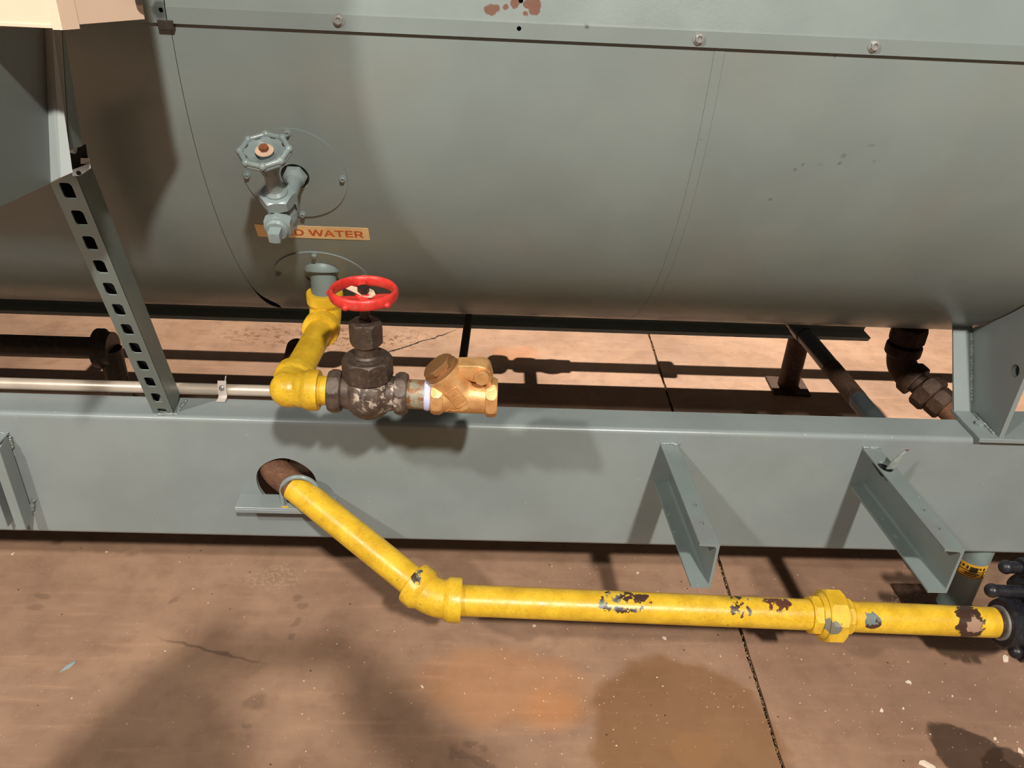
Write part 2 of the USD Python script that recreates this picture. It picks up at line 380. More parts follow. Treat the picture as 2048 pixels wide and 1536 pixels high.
# ------------------------------------------------------------------ floor
JX = lambda y: .6025 + (y - .956) * .0295
fl = thing('floor', 'brown sealed concrete floor, stained, with a gritty open joint', None, (0, 0, 0), kind='structure')
def slab(x0, x1, flip):
    ys = np.linspace(-4.0, 7.0, 441); jag = (meshkit.fbm(np.column_stack([ys * 38, ys * 0, ys * 0 + flip * 9])) if hasattr(meshkit, 'fbm') else np.zeros_like(ys))
    jag = np.asarray(jag).ravel() * .004
    edge = [(JX(y) + (.0042 if flip else -.0042) + j, y) for y, j in zip(ys, jag)]
    ring = edge + ([(x1, ys[-1]), (x1, ys[0])] if flip else [(x0, ys[-1]), (x0, ys[0])])
    return extr(Polygon(ring), .06, np.column_stack([V(1, 0, 0), V(0, 1, 0), V(0, 0, 1), V(0, 0, -.06)]))
part(fl, 'slab', slab(-6, None, 0), 'concrete', False)
part(fl, 'slab', slab(None, 6, 1), 'concrete', False)
part(fl, 'joint_filler', cbox((.40, -4, -.06), (.85, 7, -.011), .001), 'grout', False)
gr = []
for i in range(1500):
    y = RNG.uniform(.75, 2.95); x = JX(y) + RNG.uniform(-.0045, .0045); s = RNG.uniform(.0009, .0027)
    g = trimesh.creation.icosphere(0, s); g.vertices *= RNG.uniform(.6, 1.3, 3); g.apply_translation((x, y, -.009 + RNG.uniform(0, .006))); gr.append(g)
part(fl, 'grit', trimesh.util.concatenate(gr), 'grit', False, kind='stuff')

# ------------------------------------------------------------------ boiler
def arc(th): a = math.radians(th); return V(0, -math.cos(a), math.sin(a))
def on(x, th, R=RT): return V(x, YC, ZC) + R * arc(th)
def cyl_sheet(x0, x1, th0, th1, R, t, nth, nx=2):
    """curved sheet; x0, x1 may depend on the angle"""
    fx0 = x0 if callable(x0) else (lambda th: x0); fx1 = x1 if callable(x1) else (lambda th: x1)
    th = np.linspace(th0, th1, nth); n = nth * nx; P = []
    for rr in (R, R - t):
        for a in th:
            for k in range(nx): P.append(on(fx0(a) + (fx1(a) - fx0(a)) * k / (nx - 1), a, rr))
    F = []
    for i in range(nth - 1):
        for k in range(nx - 1):
            a = i * nx + k; q = [a, a + 1, a + nx + 1, a + nx]
            F += [q[:3], [q[0], q[2], q[3]]]; F += [[n + q[2], n + q[1], n + q[0]], [n + q[3], n + q[2], n + q[0]]]
    rim = [k for k in range(nx)] + [i * nx + nx - 1 for i in range(1, nth)] + [(nth - 1) * nx + k for k in range(nx - 2, -1, -1)] + [i * nx for i in range(nth - 2, 0, -1)]
    for a, b_ in zip(rim, rim[1:] + rim[:1]): F += [[a, n + a, n + b_], [a, n + b_, b_]]
    t_ = trimesh.Trimesh(P, F, process=False); trimesh.repair.fix_normals(t_); return t_
bo = thing('boiler', 'large horizontal grey-green boiler drum with a seamed sheet-metal jacket', 'boiler', (0, YC, ZC))
part(bo, 'drum', put(m3.Manifold.cylinder(4.6, RT - .014, RT - .014, 160), np.column_stack([V(0, 1, 0), V(0, 0, 1), V(1, 0, 0), V(-2.1, YC, ZC)])), 'drum_dark')
g = lambda th: -.4595 if th > -44 else -.4595 - .002 * min(1, (-44 - th) / 8)
g2 = lambda th: -.4585 + .017 * math.exp(-((th + 57) / 5.5) ** 2)
part(bo, 'jacket_sheet', cyl_sheet(-2.1, g, -.35, -182, RT, .002, 180), 'tank_paint', 30)
part(bo, 'jacket_sheet', cyl_sheet(g2, .3195, -.35, -182, RT, .002, 180), 'tank_paint', 30)
part(bo, 'jacket_sheet', cyl_sheet(.3355, 2.5, -.35, -182, RT, .002, 180), 'tank_paint', 30)
part(bo, 'lap_band', cyl_sheet(.3198, .3352, -.35, -182, RT + .0003, .002, 180), 'tank_paint', 30)
yl = YC - RT - .0045
pts = [(yl, 1.2578), (yl, 1.279), (yl + .0012, 1.2835), (yl + .0145, 1.345)] + [(YC - .68 * math.cos(math.radians(a)), ZC + .68 * math.sin(math.radians(a))) for a in np.linspace(8, 172, 50)] + [(2 * YC - yl - .0145, 1.345), (2 * YC - yl, 1.279), (2 * YC - yl, 1.2578)]
prof = LineString(pts).buffer(.0011, cap_style=2, join_style=1)
FX = np.column_stack([V(0, 1, 0), V(0, 0, 1), V(1, 0, 0), V(0, 0, 0)])
def FXo(x): q = FX.copy(); q[0, 3] = x; return q
holes = [cyl(V(p[0], 1.2, p[2]), V(p[0], 1.3, p[2]), .0032, n=16) for p in (at(1038, 57, y=yl), at(1042, 2, y=yl), at(322, 20, y=yl))]
cap2 = extr(prof, 2.96, FXo(-.460)) - U(*holes[:2]); cap1 = extr(prof, 1.6385, FXo(-2.1)) - holes[2]
part(bo, 'upper_jacket', cap1, 'jacket_paint', 40); part(bo, 'upper_jacket', cap2, 'jacket_paint', 40)
part(bo, 'joint_cleat', cbox((-.474, yl - .004, 1.249), (-.452, yl + .006, 1.262), .001), 'dark_steel')
def screw(parent, p, n, s=.0048, mat='screw_metal'):
    p = np.asarray(p, float); n = unit(n)
    m = U(cyl(p - n * .001, p + n * .0012, s * 1.45, n=20), ngon(p + n * .001, p + n * .006, s * 1.75, 6, .1, .4) - cyl(p + n * .0045, p + n * .007, s * .55, n=12))
    return part(parent, 'screw', m, mat, 30)
for (px, py) in [(677, 40), (1398, 77), (1748, 92)]:
    screw(bo, at(px, py, y=yl - .0012), V(0, -1, 0), .0062)
def cover(xc, thc, r, hole, angs, bolt_r):
    nr, na = 7, 72; P, F = [], []
    rad = np.linspace(hole, r, nr)
    for t in (.0028, -.0006):
        for q in rad:
            for k in range(na):
                a = 2 * np.pi * k / na; P.append(on(xc + q * math.cos(a), thc + math.degrees(q * math.sin(a) / RT), RT + t))
    n = nr * na
    for i in range(nr - 1):
        for k in range(na):
            a, b_, c_, d_ = i * na + k, i * na + (k + 1) % na, (i + 1) * na + (k + 1) % na, (i + 1) * na + k
            F += [[a, b_, c_], [a, c_, d_], [n + c_, n + b_, n + a], [n + d_, n + c_, n + a]]
    for i in (0, nr - 1):
        for k in range(na):
            a, b_ = i * na + k, i * na + (k + 1) % na; F += [[a, b_, n + b_], [a, n + b_, n + a]]
    t_ = trimesh.Trimesh(P, F, process=False); trimesh.repair.fix_normals(t_)
    pl = part(bo, 'cover_plate', t_, 'tank_paint', 30)
    for a in angs:
        th = thc + math.degrees(bolt_r * math.sin(math.radians(a)) / RT)
        screw(pl, on(xc + bolt_r * math.cos(math.radians(a)), th, RT + .0028), arc(th), .0042, 'valve_paint')
    return pl
cp = cover(-.312, -19.2, .0825, .0225, (90, 0, -90, 180), .0758)
part(cp, 'opening_disc', lathe([(.0225, 0), (.0225, .0030)], on(-.312, -19.2, RT - .0025), arc(-19.2)), 'hole_black')  # solid black disc, the shade inside the plate hole put into colour
cp = cover(-.311, -40.9, .088, .030, (90, 8, 172), .081)

# feed water label
sg = thing('feed_water_label', 'amber FEED WATER sticker with red letters on the boiler below the grey gate valve', 'label', on(-.303, -29.3))
part(sg, 'sticker', cyl_sheet(-.400, -.2065, -28.0, -30.55, RT + .0009, .0007, 12, 8), 'sticker_amber', 30)
def wrap(txt, h, x0, th_base, R, depth=.0004, bold=True, width=None):
    t = meshkit.text_mesh(txt, h, depth, bold); v = np.array(t.vertices)
    if width: v[:, 0] *= width / (v[:, 0].max() - v[:, 0].min())
    P = [on(x0 + a, th_base + math.degrees(b_ / RT), R + c_) for a, b_, c_ in v]
    return trimesh.Trimesh(P, t.faces, process=False)
part(sg, 'lettering', wrap('FEED WATER', .0150, -.384, -29.92, RT + .0009, width=.165), 'sticker_red', False)
part(sg, 'lettering', wrap('FW-12', .0028, -.2185, -30.4, RT + .0009), 'sticker_red', False) if False else None

# ------------------------------------------------------------------ skid frame
ZB, ZT, YF = .2138, .5222, 1.345
def chan_sec(flip=False):
    p = Polygon([(0, 0), (.075, 0), (.075, .0125), (.010, .0125), (.010, .2959), (.075, .2959), (.075, .3084), (0, .3084)])
    corner = sbox(0, 0, .03, .3084)
    p = p.intersection(rounded(sbox(0, 0, .2, .3084), .011).union(sbox(.05, 0, .075, .3084)))
    p = rounded(p, 0, .008)
    return affinity.scale(p, -1, 1, origin=(0, 0)) if flip else p
chf = thing('steel_channel', 'long grey-blue steel channel of the boiler skid with a torch-cut pipe hole, nearest the viewer', 'steel beam', (0, YF, ZB))
HOLE = V(-.4095, YF, .3655)
body = extr(affinity.translate(chan_sec(), YF, ZB), 4.6, FXo(-2.1))
a_ = np.linspace(0, 2 * np.pi, 60, endpoint=False)
hp = Polygon([(.0625 * math.cos(t) * (1 + .02 * math.sin(3 * t + 1)) , .0625 * math.sin(t) * (1 + .015 * math.sin(5 * t))) for t in a_])
body = body - extr(hp, .06, np.column_stack([V(1, 0, 0), V(0, 0, 1), V(0, -1, 0), HOLE + V(0, .03, 0)]))
part(chf, 'channel_body', body, 'frame_paint', 35)
chb = thing('steel_channel', 'far steel channel of the boiler skid, dark in shadow under the drum', 'steel beam', (0, 2.505, ZB))
body = extr(affinity.translate(chan_sec(True), 2.505, ZB), 3.45, FXo(-2.1))
cutp = Polygon([(1.318, ZB - .01), (1.36, ZB + .06), (1.36, ZB - .01)])
body = body - extr(cutp, .2, np.column_stack([V(1, 0, 0), V(0, 0, 1), V(0, -1, 0), V(0, 2.55, 0)]))
part(chb, 'channel_body', body, 'frame_paint', 35)

# posts under the skid
def post(label, x, y, plate, mat):
    t = thing('support_post', label, 'post', (x, y, 0))
    part(t, 'base_plate', obox(frame(V(x + plate[2], y + plate[3], .005), V(0, 0, 1), V(math.cos(plate[4]), math.sin(plate[4]), 0)), (plate[0], plate[1], .005)), 'rust_dark')
    part(t, 'pipe_leg', cyl(V(x, y, .0095), V(x, y, ZB), .0365), mat)
    return t
fp = post('grey pipe post with a yellow sticker under the near channel, behind the dark valve', 1.16, 1.392, (.085, .07, -.035, .0, 0.), 'old_paint')
bp = post('rusty pipe post on a square foot plate under the far channel', 1.10, 2.468, (.066, .062, 0., -.002, -.05), 'rust_dark')
def wrap_post(cx, cy, r, a0, a1, z0, z1, mat, name, par, lab=None):
    a = np.radians(np.linspace(a0, a1, 14)); P, F = [], []
    for rr in (r + .0008, r + .0001):
        for z in (z0, z1):
            for t in a: P.append(V(cx + rr * math.cos(t), cy + rr * math.sin(t), z))
    k = len(a)
    for i in range(k - 1):
        F += [[i, i + 1, k + i + 1], [i, k + i + 1, k + i], [2 * k + i + 1, 2 * k + i, 3 * k + i], [2 * k + i + 1, 3 * k + i, 3 * k + i + 1],
              [i, 2 * k + i, 2 * k + i + 1], [i, 2 * k + i + 1, i + 1], [k + i, k + i + 1, 3 * k + i + 1], [k + i, 3 * k + i + 1, 3 * k + i]]
    t_ = trimesh.Trimesh(P, F, process=False); trimesh.repair.fix_normals(t_); part(par, name, t_, mat, 30, lab)
ps = thing('post_sticker', 'yellow printed sticker with black emblem wrapped round the near pipe post', 'label', (1.16, 1.356, .145))
wrap_post(1.16, 1.392, .0365, 188, 300, .128, .166, 'sticker_yellow', 'sticker', ps)
for (z0, z1, a0, a1) in [(.1475, .1490, 190, 298), (.1295, .1308, 190, 298), (.131, .147, 200, 203), (.131, .147, 286, 289)]:
    wrap_post(1.16, 1.392, .0371, a0, a1, z0, z1, 'ink', 'printed_line', ps)
for k in range(7): wrap_post(1.16, 1.392, .0371, 196 + k * 14, 203 + k * 14, .1520 + .003 * (k % 2), .1565 + .004 * ((k * 3) % 3 == 0), 'ink', 'printed_mark', ps)
wrap_post(1.16, 1.392, .0371, 236, 262, .1455, .1605, 'ink', 'emblem', ps)
wrap_post(1.16, 1.392, .0371, 224, 272, .1395, .1425, 'ink', 'printed_line', ps)
wrap_post(1.16, 1.392, .0371, 224, 266, .1345, .1365, 'ink', 'printed_line', ps)

# brackets welded on the near channel
def weld_bead(par, p0, p1, n=9, r=.0035):
    n, r = int(n * 1.9), r * .88
    p0, p1 = np.asarray(p0, float), np.asarray(p1, float); ms = []
    for i in range(n):
        s = m3.Manifold.sphere(r * RNG.uniform(.8, 1.25), 12).scale([1.3, 1, .9]).translate(list(p0 + (p1 - p0) * (i + .5) / n + RNG.normal(0, r * .15, 3))); ms.append(s)
    return part(par, 'weld_bead', U(*ms), 'weld', 40)
def bracket(label, p_top_l, p_end_l, w, h, torn=False):
    z = p_top_l[2]; L = np.linalg.norm((p_end_l - p_top_l)[:2]); d = unit(V(*(p_end_l - p_top_l)[:2], 0))
    t = thing('bracket_arm', label, 'bracket', (p_top_l[0], YF, z - h))
    s = Polygon([(0, 0), (w, 0), (w, h), (0, h), (0, h - .0055), (w - .0050, h - .0075), (w - .0050, .0075), (0, .0055)])
    s = rounded(s, .0018, .006)
    xw = V(1, 0, 0)
    F = np.column_stack([xw, V(0, 0, 1), d, V(p_top_l[0], YF, z - h) - V(0, 0, 0)])
    m = extr(s, L + .004, F)
    m = m.trim_by_plane([0, -1, 0], -YF + .0001)
    drill = []
    for f in (.66, .83):
        c = V(p_top_l[0] + w * .52, YF, z) + d * L * f; drill.append(cyl(c + V(0, 0, .01), c - V(0, 0, .012), .0042, n=16))
    if torn:
        c = V(p_top_l[0] + w * .45, YF, z) + d * L * .21
        drill.append(m3.Manifold.sphere(.016, 20).scale([.9, 1.3, .9]).translate(list(c)))
    m = m - U(*drill)
    part(t, 'arm', m, 'bracket_paint', 30)
    weld_bead(t, V(p_top_l[0] + .002, YF - .001, z + .001), V(p_top_l[0] + w, YF - .001, z + .001), 11)
    if torn:
        c = V(p_top_l[0] + w * .45, YF, z) + d * L * .21
        part(t, 'added_light_stop', cbox(c + V(-.015, -.022, -.011), c + V(.015, .022, -.0068), .001), 'hole_black')  # added black block, stops lamp light passing through the torn hole
        c = V(p_top_l[0] + w * .60, YF, z) + d * L * .245
        path = bez(c, c + V(.006, .0, .030), c + V(.024, .010, .038), 10)
        pr_ = []
        for i, q in enumerate(path):
            k = 1 - .8 * i / 9; pr_.append([q + V(.009 * k, .002, 0), q - V(.009 * k, -.002, 0), q + V(.009 * k, -.0005, .0), q - V(.009 * k, .0005, 0)])
        part(t, 'torn_strip', U(*[hull(np.vstack([pr_[i], pr_[i + 1]])) for i in range(9)]), 'weld', 30)
        e = path[-1]; part(t, 'torn_tip', hull([e + V(-.003, 0, -.002), e + V(.003, 0, -.002), e + V(.010, .004, .001), e + V(0, .002, .002)]), 'rust')
    return t
bracket('steel bracket arm left of its twin, welded to the near channel with two drilled holes', V(.3660, YF, .4905), V(.3790, 1.0435, .4905), .0362, .1035)
bracket('steel bracket arm with a torn-up metal tongue, nearer the saddle foot', V(.7880, YF, .4942), V(.8075, 1.0395, .4942), .0362, .1035, True)

# short upright bracket at the left edge
lb = thing('upright_bracket', 'short upright formed bracket welded on the channel at the left edge', 'bracket', (-.985, YF, .262))
z0, z1, yo = .2655, .468, YF - .038
sec = rounded(Polygon([(-1.0555, YF), (-1.0555, yo), (-1.0145, yo), (-1.0145, yo + .004), (-1.0515, yo + .004), (-1.0515, YF)]), .001)
part(lb, 'flange', hull([V(-.956, YF - .006, z0 + .004), V(-.952, YF - .006, z0 + .004), V(-.956, yo, z0 - .008), V(-.952, yo, z0 - .008), V(-.956, YF - .006, z1 + .004), V(-.952, YF - .006, z1 + .004), V(-.956, yo, z1 - .006), V(-.952, yo, z1 - .006)]), 'frame_paint')
part(lb, 'lip', cbox((-.972, yo - .003, z0 - .008), (-.952, yo + .001, z1 - .006), .001), 'frame_paint')
part(lb, 'flange', cbox((-.993, yo - .002, z0 - .004), (-.989, YF - .001, z1), .001), 'frame_paint')
part(lb, 'back_strip', cbox((-.989, YF - .004, z0), (-.957, YF - .0005, z1), .001), 'rust')
tp = cbox((-1.10, yo + .004, z1 + .001), (-.952, YF - .0005, z1 + .006), .001) - cyl(V(-.983, YF - .02, z1 - .01), V(-.983, YF - .02, z1 + .02), .006, n=20)
part(lb, 'top_plate', tp, 'frame_paint')
weld_bead(lb, V(-.954, YF - .003, z0 + .012), V(-.946, YF - .003, z0 + .040), 6, .0045)
weld_bead(lb, V(-1.09, YF - .001, z1 + .006), V(-.952, YF - .001, z1 + .006), 20, .003)
weld_bead(lb, V(-.952, YF - .003, z1 - .03), V(-.950, YF - .003, z1), 5, .003)

# saddle foot at right: base plate, sloped flange, web against the drum
sd = thing('boiler_saddle', 'welded grey saddle foot carrying the drum at the right edge, with a round hole', 'saddle', (1.06, 1.40, .5222))
part(sd, 'base_plate', cbox((1.017, 1.331, .5224), (1.75, 1.447, .5324), .0012), 'frame_paint')
ys = np.linspace(1.346, 1.54, 20)
web = Polygon([(1.346, .5325), (1.436, .5325)] + [(1.540, .683)] + [(y, ZC - math.sqrt(RT ** 2 - (YC - y) ** 2) - .001) for y in ys[::-1]])
web = Polygon([(1.338, .5325), (1.440, .5325), (1.538, .683)] + [(y, ZC - math.sqrt((RT + .002) ** 2 - (YC - y) ** 2)) for y in np.linspace(1.535, 1.338, 20)])
hc = at(2032, 742, x=1.062)
web = web.difference(Point(hc[1], hc[2]).buffer(.013))
part(sd, 'web', extr(web, .010, FXo(1.060)), 'frame_paint')
q = Polygon([(1.440, .5325), (1.447, .5325), (1.548, .688), (1.540, .683)])
part(sd, 'sloped_flange', extr(q, .044, FXo(1.018)), 'frame_paint')
part(sd, 'web', extr(web, .010, FXo(1.700)), 'frame_paint')
part(sd, 'added_dark_cup', cyl(V(1.0695, hc[1], hc[2]), V(1.095, hc[1], hc[2]), .018) - cyl(V(1.06, hc[1], hc[2]), V(1.09, hc[1], hc[2]), .0135), 'drum_dark')  # added near-black cup behind the web so its hole looks dark
weld_bead(sd, V(1.058, 1.452, .552), V(1.058, 1.532, .676), 34, .0036)
weld_bead(sd, V(1.056, 1.35, .534), V(1.056, 1.43, .534), 18, .0028)
part(sd, 'bolt_head', ngon(at(1958, 850, z=.532), at(1958, 850, z=.532) + V(0, 0, .007), .016), 'valve_paint')

# slotted angle post
sp = thing('slotted_post', 'leaning grey slotted-angle post from the channel up to the cabinet bracket', 'post', (-.645, 1.35, .522))
PB = V(-.6415, 1.36, .5235); dp = unit(V(.003, -.020, .047))
rgt = unit(V(1, .04, .02) - dp * np.dot(V(1, .04, .02), dp)); back = np.cross(dp, rgt)
if back[1] < 0: back = -back
L = .596; wF, wR = .0395, .050
Ff = np.column_stack([rgt, dp, np.cross(rgt, dp), PB])
ssl = sbox(-wF / 2, -.012, wF / 2, L)
for i in range(0, 12):
    c = i * .0509 + .002
    ssl = ssl.difference(affinity.rotate(sbox(-.0085, c - .0145, .0085, c + .0145).intersection(affinity.rotate(sbox(-.0125, c - .0155, .0125, c + .0155), 32)).buffer(-.004).buffer(.004), 0))
ft = .0028
nrm = np.cross(rgt, dp)
org = PB - nrm * (0 if nrm[1] < 0 else 0)
part(sp, 'slotted_face', extr(ssl, ft, Ff), 'post_paint', 30)
cr = PB + rgt * (wF / 2 - ft)
Fr = np.column_stack([back, dp, np.cross(back, dp), cr])
leg = Polygon([(-.002, -.012), (wR, -.004), (wR, L), (-.002, L)])
part(sp, 'side_face', extr(leg, ft, np.column_stack([back, dp, np.cross(back, dp), cr + (rgt * ft if np.dot(np.cross(back, dp), rgt) < 0 else 0)])), 'post_paint', 30)
ci = PB - rgt * (wF / 2 - ft)
part(sp, 'inner_side', extr(Polygon([(.003, -.004), (wR, -.004), (wR, L), (.003, L)]), ft, np.column_stack([back, dp, np.cross(back, dp), ci - (rgt * 0 if np.dot(np.cross(back, dp), rgt) < 0 else rgt * ft)])), 'drum_dark', False)  # inside of the post coloured near-black so the slots look shaded
part(sp, 'rear_face', extr(sbox(-wF / 2 + ft, -.004, wF / 2 - ft, L), ft, np.column_stack([rgt, dp, np.cross(rgt, dp), PB + back * (wR - ft)])), 'drum_dark', False)  # near-black too, the shade behind the slots put into its colour
weld_bead(sp, V(-.650, 1.352, .5235), V(-.612, 1.356, .5235), 7, .0035)
weld_bead(sp, V(-.616, 1.365, .5235), V(-.613, 1.41, .5235), 6, .0032)

# cabinet bracket: grey side panel, flange, upper post, clip
PT = V(-.607, 1.105, 1.083)
cb = thing('cabinet_bracket', 'dark grey sheet-metal side panel with pale folded edge under the cream cabinet', 'panel', (-.62, 1.0, 1.05))
c0, c1 = at(140, 352, y=1.095), at(88, 46, y=1.175)
c0[0] = c1[0] = -.6235
top2 = V(-.6235, .55, 1.285); bot2 = at(0, 412, x=-.6235); bot2 = c0 + (bot2 - c0) * 6
def plate4(a, b_, c_, d_, t):
    n = unit(np.cross(b_ - a, d_ - a)); return hull([p + s * n * t / 2 for p in (a, b_, c_, d_) for s in (-1, 1)])
c0 = at(100, 366, y=.995); xp = c0[0]; c1 = at(88, 46, y=1.035); c1 = V(xp, at(88, 46, x=xp)[1], at(88, 46, x=xp)[2])
part(cb, 'side_panel', plate4(c0, c1, V(xp, .74, c1[2] + .01), c0 + (at(0, 412, x=xp) - c0) * ((c0[1] - .74) / (c0[1] - at(0, 412, x=xp)[1])), .003), 'panel_paint', False)
yb, yt = c0[1] + .001, c1[1] + .001
f0, f1 = at(122, 355, y=yb - .006), at(103, 50, y=yt - .004)
part(cb, 'edge_flange', plate4(c0 + V(.001, .001, 0), f0, f1, c1 + V(.001, .001, 0), .003), 'strip_paint', False)
part(cb, 'edge_flange', plate4(f0, at(145, 345, y=yb + .004), at(104, 48, y=yt), f1, .003), 'strip_paint', False)
up = thing('upper_post', 'pale grey angle post rising behind the panel edge into the cream cabinet', 'post', (-.6, 1.15, 1.09))
k0, k1 = at(137, 300, y=1.03), at(122, 50, y=yt + .012)
u0, u1 = at(102, 300, y=1.03), at(94, 50, y=yt + .012)
part(up, 'front_face', plate4(u0, k0, k1, u1, .003), 'strip_paint', False)
part(up, 'side_face', plate4(k0, at(163, 292, y=1.075), at(124, 50, y=yt + .05), k1, .003), 'post_paint', False)
cl = thing('hinge_clip', 'small pale metal clip between the panel corner and slotted post', 'clip', at(160, 320, y=1.12))
h = lambda px, py, y: at(px, py, y=y)
part(cl, 'gap_dark_sheet', hull([h(138, 300, 1.135), h(172, 288, 1.135), h(178, 335, 1.135), h(140, 345, 1.135), h(138, 300, 1.145), h(172, 288, 1.145), h(178, 335, 1.145), h(140, 345, 1.145)]), 'drum_dark', False)  # near-black sheet painted in for the shaded gap behind the clip
part(cl, 'clip_foot', hull([h(143, 340, 1.11), h(180, 326, 1.11), h(182, 336, 1.11), h(160, 352, 1.11), h(145, 352, 1.11), h(143, 340, 1.13), h(180, 326, 1.13), h(182, 336, 1.13), h(160, 352, 1.13), h(145, 352, 1.13)]), 'strip_paint', False)
part(cl, 'clip_ear', hull([h(161, 316, 1.112), h(179, 316, 1.112), h(180, 328, 1.112), h(161, 328, 1.112), h(161, 316, 1.13), h(179, 316, 1.13), h(180, 328, 1.13), h(161, 328, 1.13)]), 'strip_paint', False)
part(cl, 'bolt', cyl(h(136, 296, 1.115), h(151, 300, 1.115), .0055, n=16), 'strip_paint')
part(cl, 'bolt', cyl(h(157, 346, 1.108), h(157, 346, 1.112), .003, n=12), 'hole_black')

# cream cabinet, its lower part hangs into the frame
cc = thing('control_cabinet', 'cream sheet-metal cabinet hanging in the top left corner', 'cabinet', (-.6, 1.0, 1.285))
zc = 1.2855
cn, rt, rb = at(124, 48, y=.905), at(290, 38, y=1.0), V(-.475, 1.135, zc)
cn[2] = rt[2] = zc; YFC = .905
plan = Polygon([(-1.5, YFC), (cn[0], YFC), (rt[0], rt[1]), (rb[0], rb[1]), (-.60, 1.16), (-1.5, 1.16)])
part(cc, 'housing', extr(rounded(plan, .002), .75, np.column_stack([V(1, 0, 0), V(0, 1, 0), V(0, 0, 1), V(0, 0, zc)])), 'cream_paint', 30)
dr = unit(V(rt[0] - cn[0], rt[1] - YFC, 0)); ov = [V(cn[0], YFC, 0) + dr * s for s in (-.002, .020)]
part(cc, 'lap_strip', extr(Polygon([(cn[0] - .010, YFC - .0015), (cn[0], YFC - .0015), (ov[1][0] + .001, ov[1][1] - .002), (ov[1][0], ov[1][1]), (cn[0], YFC + .0005), (cn[0] - .010, YFC + .0005)]), .75, np.column_stack([V(1, 0, 0), V(0, 1, 0), V(0, 0, 1), V(0, 0, zc - .004)])), 'cream_paint', 30)
part(cc, 'lower_lip', cbox((-1.5, YFC - .0015, zc - .003), (cn[0] - .010, YFC + .007, zc + .001), .0005), 'cream_paint')
q = at(277, 2, y=.992); part(cc, 'screw', cyl(q + V(-.002, .006, 0), q + V(.003, -.006, 0), .004, n=16), 'dark_steel')

# conduit with strap behind the near channel
CZ, CY = .5345, 1.4365
cd = thing('conduit', 'pale metal conduit lying along the back edge of the near channel', 'conduit', (-.9, CY, CZ))
part(cd, 'tube', cyl(V(-2.1, CY, CZ), V(-.18, CY, CZ), .0125), 'conduit_metal')
ct = thing('conduit_strap', 'small translucent strap with a screw holding the pale conduit', 'strap', (-.545, CY, CZ))
sx = at(444, 785, y=1.42)[0]
path = [V(sx, 1.405, .5250), V(sx, 1.417, .5250), V(sx, 1.4225, .529), V(sx, 1.4225, .543), V(sx, 1.426, .552), V(sx, 1.430, .5600)]
for i in range(len(path) - 1):
    if i == 0: acc = []
    a, b2 = path[i], path[i + 1]; n = unit(np.cross(b2 - a, V(1, 0, 0))) * .0009
    acc.append(hull([p + s * n + V(w_, 0, 0) for p in (a, b2) for s in (-1, 1) for w_ in (-.0088, .0088)]))
tongue = U(*acc)
part(ct, 'strap_band', tongue, 'plastic', 30)
part(ct, 'screw', U(lathe([(.0055, 0), (.0052, .0015), (.003, .0028)], V(sx, 1.4215, .5475), V(0, -.93, .35)), cyl(V(sx + .004, 1.43, .552), V(sx + .006, 1.44, .566), .0018, n=12)), 'zinc')

# cross pieces of the skid and things beneath the drum
xp = thing('cross_pipe', 'dark round cross pipe with a bare scorched patch between the two skid channels', 'pipe', (.94, 1.9, .4))
A0, A1 = V(.926, 2.431, .400), V(.9555, 1.419, .400)
lerp = lambda t: A0 + (A1 - A0) * t
part(xp, 'tube', cyl(A0, A1, .0235), 'rod_paint')
part(xp, 'collar', lathe([(.0245, 0), (.0262, .002), (.0262, .06), (.0245, .062)], lerp(.30), A1 - A0), 'rod_paint')
part(xp, 'scorched_sleeve', cyl(lerp(.55), lerp(.72), .0241), 'rust_dark')
cbp = thing('cross_bar', 'thin dark cross tube under the drum seen behind the bronze check valve', 'pipe', (-.065, 1.9, .30))
part(cbp, 'tube', cyl(V(-.052, 2.43, .318), V(-.083, 1.36, .295), .0125), 'dark_steel')
rp = thing('rear_pipe', 'dark pipe run carried on arms behind the far channel', 'pipe', (0, 2.66, .33))
part(rp, 'tube', cyl(V(-1.6, 2.66, .33), V(.285, 2.66, .33), .033), 'dark_steel'); part(rp, 'tube', cyl(V(.395, 2.66, .33), V(1.9, 2.66, .33), .033), 'dark_steel')
for x in (-1.15, .25, 1.30): part(rp, 'arm', cbox((x - .02, 2.505, .283), (x + .02, 2.70, .297), .001), 'dark_steel')
for x, r_, l_ in ((-.42, .055, .05), (.13, .062, .045), (.215, .05, .06), (.70, .055, .05)): part(rp, 'coupling', ngon(V(x, 2.66, .33), V(x + l_, 2.66, .33), r_ * 2, 8), 'dark_steel')
rv = thing('rear_valve', 'dark valve on the rear pipe beyond the far channel', 'valve', (.32, 2.66, .36))
part(rv, 'body', cyl(V(.286, 2.66, .33), V(.394, 2.66, .33), .045) + sphere(V(.34, 2.66, .345), .052), 'dark_steel')
part(rv, 'stem', cyl(V(.34, 2.66, .38), V(.34, 2.70, .47), .012), 'dark_steel')
part(rv, 'lever', cbox((.33, 2.69, .462), (.56, 2.71, .472), .002), 'dark_steel')
dk = thing('flanged_pipe', 'dark horizontal pipe with a flange end lying beneath the drum at left', 'pipe', (-1.3, 2.2, .2))
part(dk, 'tube', cyl(V(-2.1, 2.205, .214), V(-1.19, 2.205, .214), .034), 'dark_steel')
part(dk, 'flange', lathe([(.055, 0), (.062, .004), (.062, .022), (.052, .030), (.052, .05)], V(-1.205, 2.205, .214), V(1, 0, 0)), 'dark_steel')
part(dk, 'drop_leg', cyl(V(-1.165, 2.205, .214), V(-1.165, 2.205, 0.0), .034), 'dark_steel')
part(dk, 'foot', cyl(V(-1.165, 2.205, 0.0), V(-1.165, 2.205, .012), .062), 'dark_steel')

